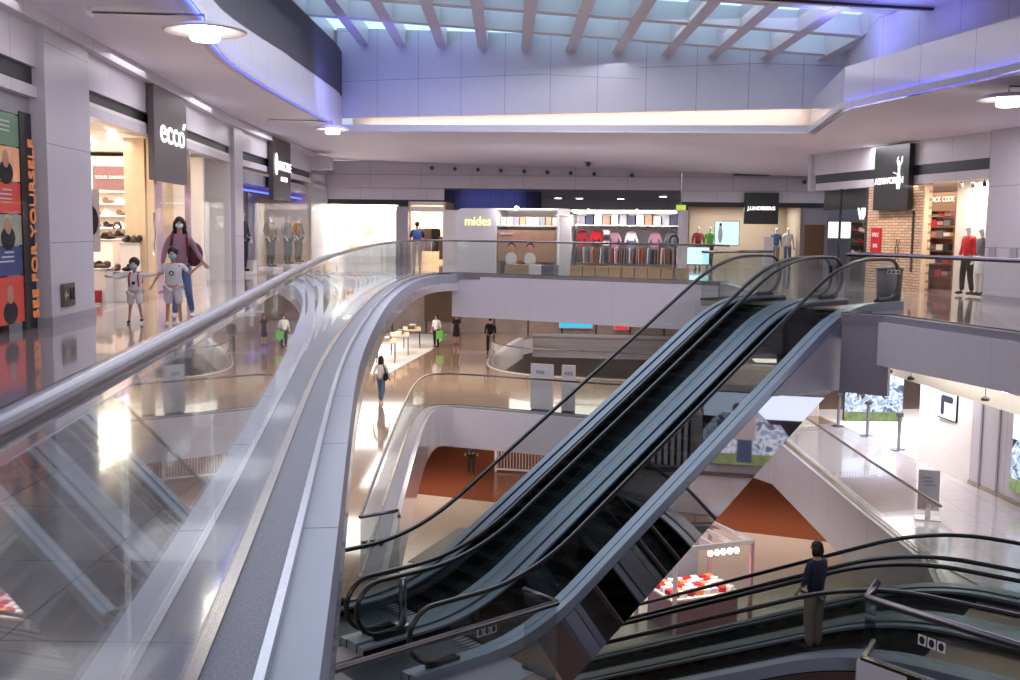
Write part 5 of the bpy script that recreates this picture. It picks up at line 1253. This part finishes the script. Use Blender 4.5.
# ================================================================== people
root, J, k = figure('person', 'woman in mauve top and white mask walking with two children, backpack behind', 'person', (-5.28, 16.9, 0), (.25, -1), 1.6, dict(WALK, aL=((.10, .06, -.24), (.22, .02, -.42)), aR=((-.10, -.02, -.25), (-.14, -.10, -.50)), lL=((.05, -.10, -.41), (.10, .10, -.80)), lR=((0, -.06, -.41), (-.02, -.12, -.82))), 'pink', 'denim', sleeve=.95, hair='hair', hairlen=.20, mask='maskw', shoes='whitefab', eyes=True, wide=.95)
backpack(root, k, 'burg', c=(.22, .14, 1.08), s=(.24, .16, .36))
root, J, k = figure('person', 'toddler in white shirt with a red backpack harness, arms spread wide', 'person', (-5.66, 15.9, 0), (.1, -1), .90, dict(aL=((.22, -.02, -.02), (.46, .02, .03)), aR=((-.22, -.03, -.10), (-.46, -.08, -.06)), lL=((.05, -.14, -.36), (.08, -.02, -.72)), lR=((-.03, .0, -.38), (-.05, -.08, -.80))), 'whitefab', 'whitefab', sleeve=.9, shorts=True, hair='hair', mask='maskb', shoes='blackfab', hs=1.75, wide=1.5, eyes=True)
backpack(root, k, 'redfab', s=(.32, .16, .34))
b = MB(); b.tube([(0, -.145*k, 1.15*k), (0, -.155*k, 1.15*k)], .05*k, 16); b.build('round_emblem', 'navy', root)
root, J, k = figure('person', 'boy in white shirt and shorts with blue mask in front of the woman', 'person', (-4.98, 15.6, 0), (.15, -1), 1.10, dict(aL=((.16, .02, -.20), (.36, .0, -.02)), aR=((-.13, -.04, -.24), (-.24, -.12, -.44)), lL=((.03, -.08, -.40), (.05, -.02, -.80)), lR=((-.03, -.0, -.40), (-.04, -.08, -.82))), 'whitefab', 'whitefab', sleeve=.42, shorts=True, hair='hair', mask='maskb', shoes='whitefab', hs=1.45, wide=1.42, eyes=True)
b = MB(); b.tube([(-.02*k, -.14*k, 1.2*k), (-.02*k, -.15*k, 1.2*k)], .055*k, 16); b.build('round_emblem', 'navy', root); b = MB(); b.tube([(-.02*k, -.151*k, 1.2*k), (-.02*k, -.154*k, 1.2*k)], .03*k, 12); b.build('emblem_centre', 'whitefab', root)
root, J, k = figure('person', 'man with a blue backpack walking away in front of the bright store', 'person', (-3.38, 38.1, 0), (-.1, 1), 1.72, WALK, 'navy', 'beigefab', sleeve=.5, hair='hair', shoes='blackfab', wide=1.1)
backpack(root, k, 'bluebag')
figure('person', 'shop assistant in dark top and mask behind the display blocks', 'person', (X_(118, 24.2), 24.2, 0), (.3, -1), 1.55, STAND, 'blackfab', 'blackfab', sleeve=.9, hair='hair', hairlen=.1, mask='maskw')
root, J, k = figure('person', 'woman in white top and jeans walking away with a black shoulder bag', 'person', (-4.41, 35.9, Z1), (.2, 1), 1.62, dict(WALK), 'whitefab', 'denim', sleeve=.9, hair='hair', hairlen=.22, shoes='whitefab')
b = MB(); b.smooth = True; b.ell((-.21*k, .1*k, .98*k), (.09*k, .14*k, .16*k), 12, 8); b.tube([(-.2*k, .1*k, 1.1*k), (-.1*k, .08*k, 1.45*k), (-.2*k, .04*k, 1.1*k)], .015, 6); b.build('shoulder_bag', 'blackfab', root)
root, J, k = figure('person', 'woman in patterned top carrying a bright green bag at the white lower store', 'person', (-3.75, 53.5, Z1), (-.6, -1), 1.66, STAND, 'whitefab', 'blackfab', sleeve=.7, hair='hair', hairlen=.15, wide=1.15)
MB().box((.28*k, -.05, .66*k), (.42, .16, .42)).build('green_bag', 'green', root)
figure('person', 'woman in dark dress standing before the brown shopfront', 'person', (-2.8, 54.6, Z1), (.1, -1), 1.6, STAND, 'blackfab', 'blackfab', sleeve=.4, hair='hair', hairlen=.12, skirt=(.5, .2))
figure('person', 'man in black clothes walking at the start of the second opening', 'person', (-.95, 50.6, Z1), (-.1, 1), 1.78, WALK, 'blackfab', 'blackfab', sleeve=.95, hair='hair', wide=1.12)
# rider on the lower escalator
def lowp(s, v, z=0): q = tb+nl*v-dl*s; return (q.x, q.y)
sx, sy = lowp(.9, wl+gl+wl/2)
figure('person', 'woman with a black bob, navy top and wide grey trousers riding down the escalator', 'person', (sx, sy, Z2+FzL(runL-.9)+.02), (-.62, .78), 1.62, dict(STAND, aL=((.05, -.03, -.27), (.06, -.14, -.44)), aR=((-.05, -.03, -.27), (-.06, -.14, -.44))), 'navy', 'beigefab', sleeve=.75, hair='hair', hairlen=.13, shoes='blackfab', wide=1.25)
figure('person', 'person in grey standing on the basement floor near the orange wood', 'person', (-3.75, 39.2, Z2), (.5, 1), 1.65, STAND, 'greyfab', 'blackfab', sleeve=.6, hair='hair')
figure('person', 'person in a dark coat standing at the basement baluster railing', 'person', (-1.6, 44.6, Z2), (0, 1), 1.75, STAND, 'charcoal', 'blackfab', sleeve=.95, hair='hair')
figure('person', 'person in black with shorts walking on the basement floor under the escalator', 'person', (1.3, 26.5, Z2), (.6, .6), 1.7, WALK, 'blackfab', 'blackfab', sleeve=.4, shorts=True, hair='hair')

# ================================================================== light
P = 1.0
# broad ambient fill added under the upper floor, over the middle level
for i, (x_, y_, s_, w_) in enumerate([(-6, 22, 4, 120), (-6, 32, 4, 130), (-2.5, 41, 6, 260), (4, 38, 5, 160), (4, 55, 8, 300), (9.6, 27, 2.5, 80), (9.8, 18, 2.5, 60), (-6, 12, 4, 60)]):
    area('fill_middle', (x_, y_, -1.0), s_, w_, (1, .92, .85))
for i, (x_, y_, s_, w_) in enumerate([(-6, 24, 4, 110), (-3, 41, 5, 200), (4, 38, 5, 160), (4, 50, 6, 200), (9.8, 26, 3, 100), (10, 36, 5, 160), (9.8, 17, 3, 90), (-5, 34, 3, 80)]):
    area('fill_basement', (x_, y_, Z1-1.0), s_, w_*1.15, (1, .88, .76))  # added ambient fill under the middle slab, without fixtures
for i, (x_, y_, s_, w_) in enumerate([(-5.9, 19, 2.2, 15), (-6.2, 25, 2.2, 20), (-6.4, 33, 2.2, 30), (-5.6, 13, 2.0, 9), (-3, 38, 5, 120), (4, 37, 5, 120), (9.2, 29, 2, 45), (9.6, 22, 2, 45), (10, 38, 3, 55)]):
    area('fill_upper', (x_, y_, zs(x_)-.06), s_*1.0, w_*1.35, (.97, .93, 1))  # added fill below the soffit, which has no downlights of its own
area('skylight_glow', (1, 15, 6.2), 12, 300, (.9, .9, 1), sy=22)
area('atrium_down', (-.5, 22, 5.95), 7, 300, (.93, .9, 1), sy=14)
area('rear_fill', (2.5, -4.6, 1.6), 12, 420, (.97, .93, .97), (radians(90), 0, 0), sy=3)  # added frontal fill behind the camera, brightens the far fascias
area('cove_glow', (1.4, 30.05, 4.72), 13, 30, (1, .86, .70), (radians(25), 0, radians(-21.5)), sy=.12)
area('blue_wash_left', (-3.9, 27.5, 5.2), .8, 34, (.2, .22, 1), (radians(100), 0, radians(10)))
area('blue_wash_right', (6.2, 21.5, 5.3), .8, 24, (.2, .22, 1), (radians(140), 0, radians(-60)))
area('blue_wash_top', (6.8, 19, 4.9), 1.0, 10, (.2, .22, 1), (radians(180), 0, 0))

w = bpy.data.worlds.new('world'); SC.world = w; w.use_nodes = True
w.node_tree.nodes['Background'].inputs[0].default_value = (.75, .82, 1, 1); w.node_tree.nodes['Background'].inputs[1].default_value = .5
SC.cycles.transparent_max_bounces = 40; SC.cycles.max_bounces = 10; SC.cycles.diffuse_bounces = 4; SC.cycles.glossy_bounces = 5
SC.cycles.sample_clamp_indirect = 6; SC.cycles.use_denoising = True
SC.cycles.caustics_reflective = False; SC.cycles.caustics_refractive = False
SC.view_settings.view_transform = 'Standard'; SC.view_settings.look = 'None'; SC.view_settings.gamma = 1; SC.view_settings.use_curve_mapping = False
SC.view_settings.exposure = .7
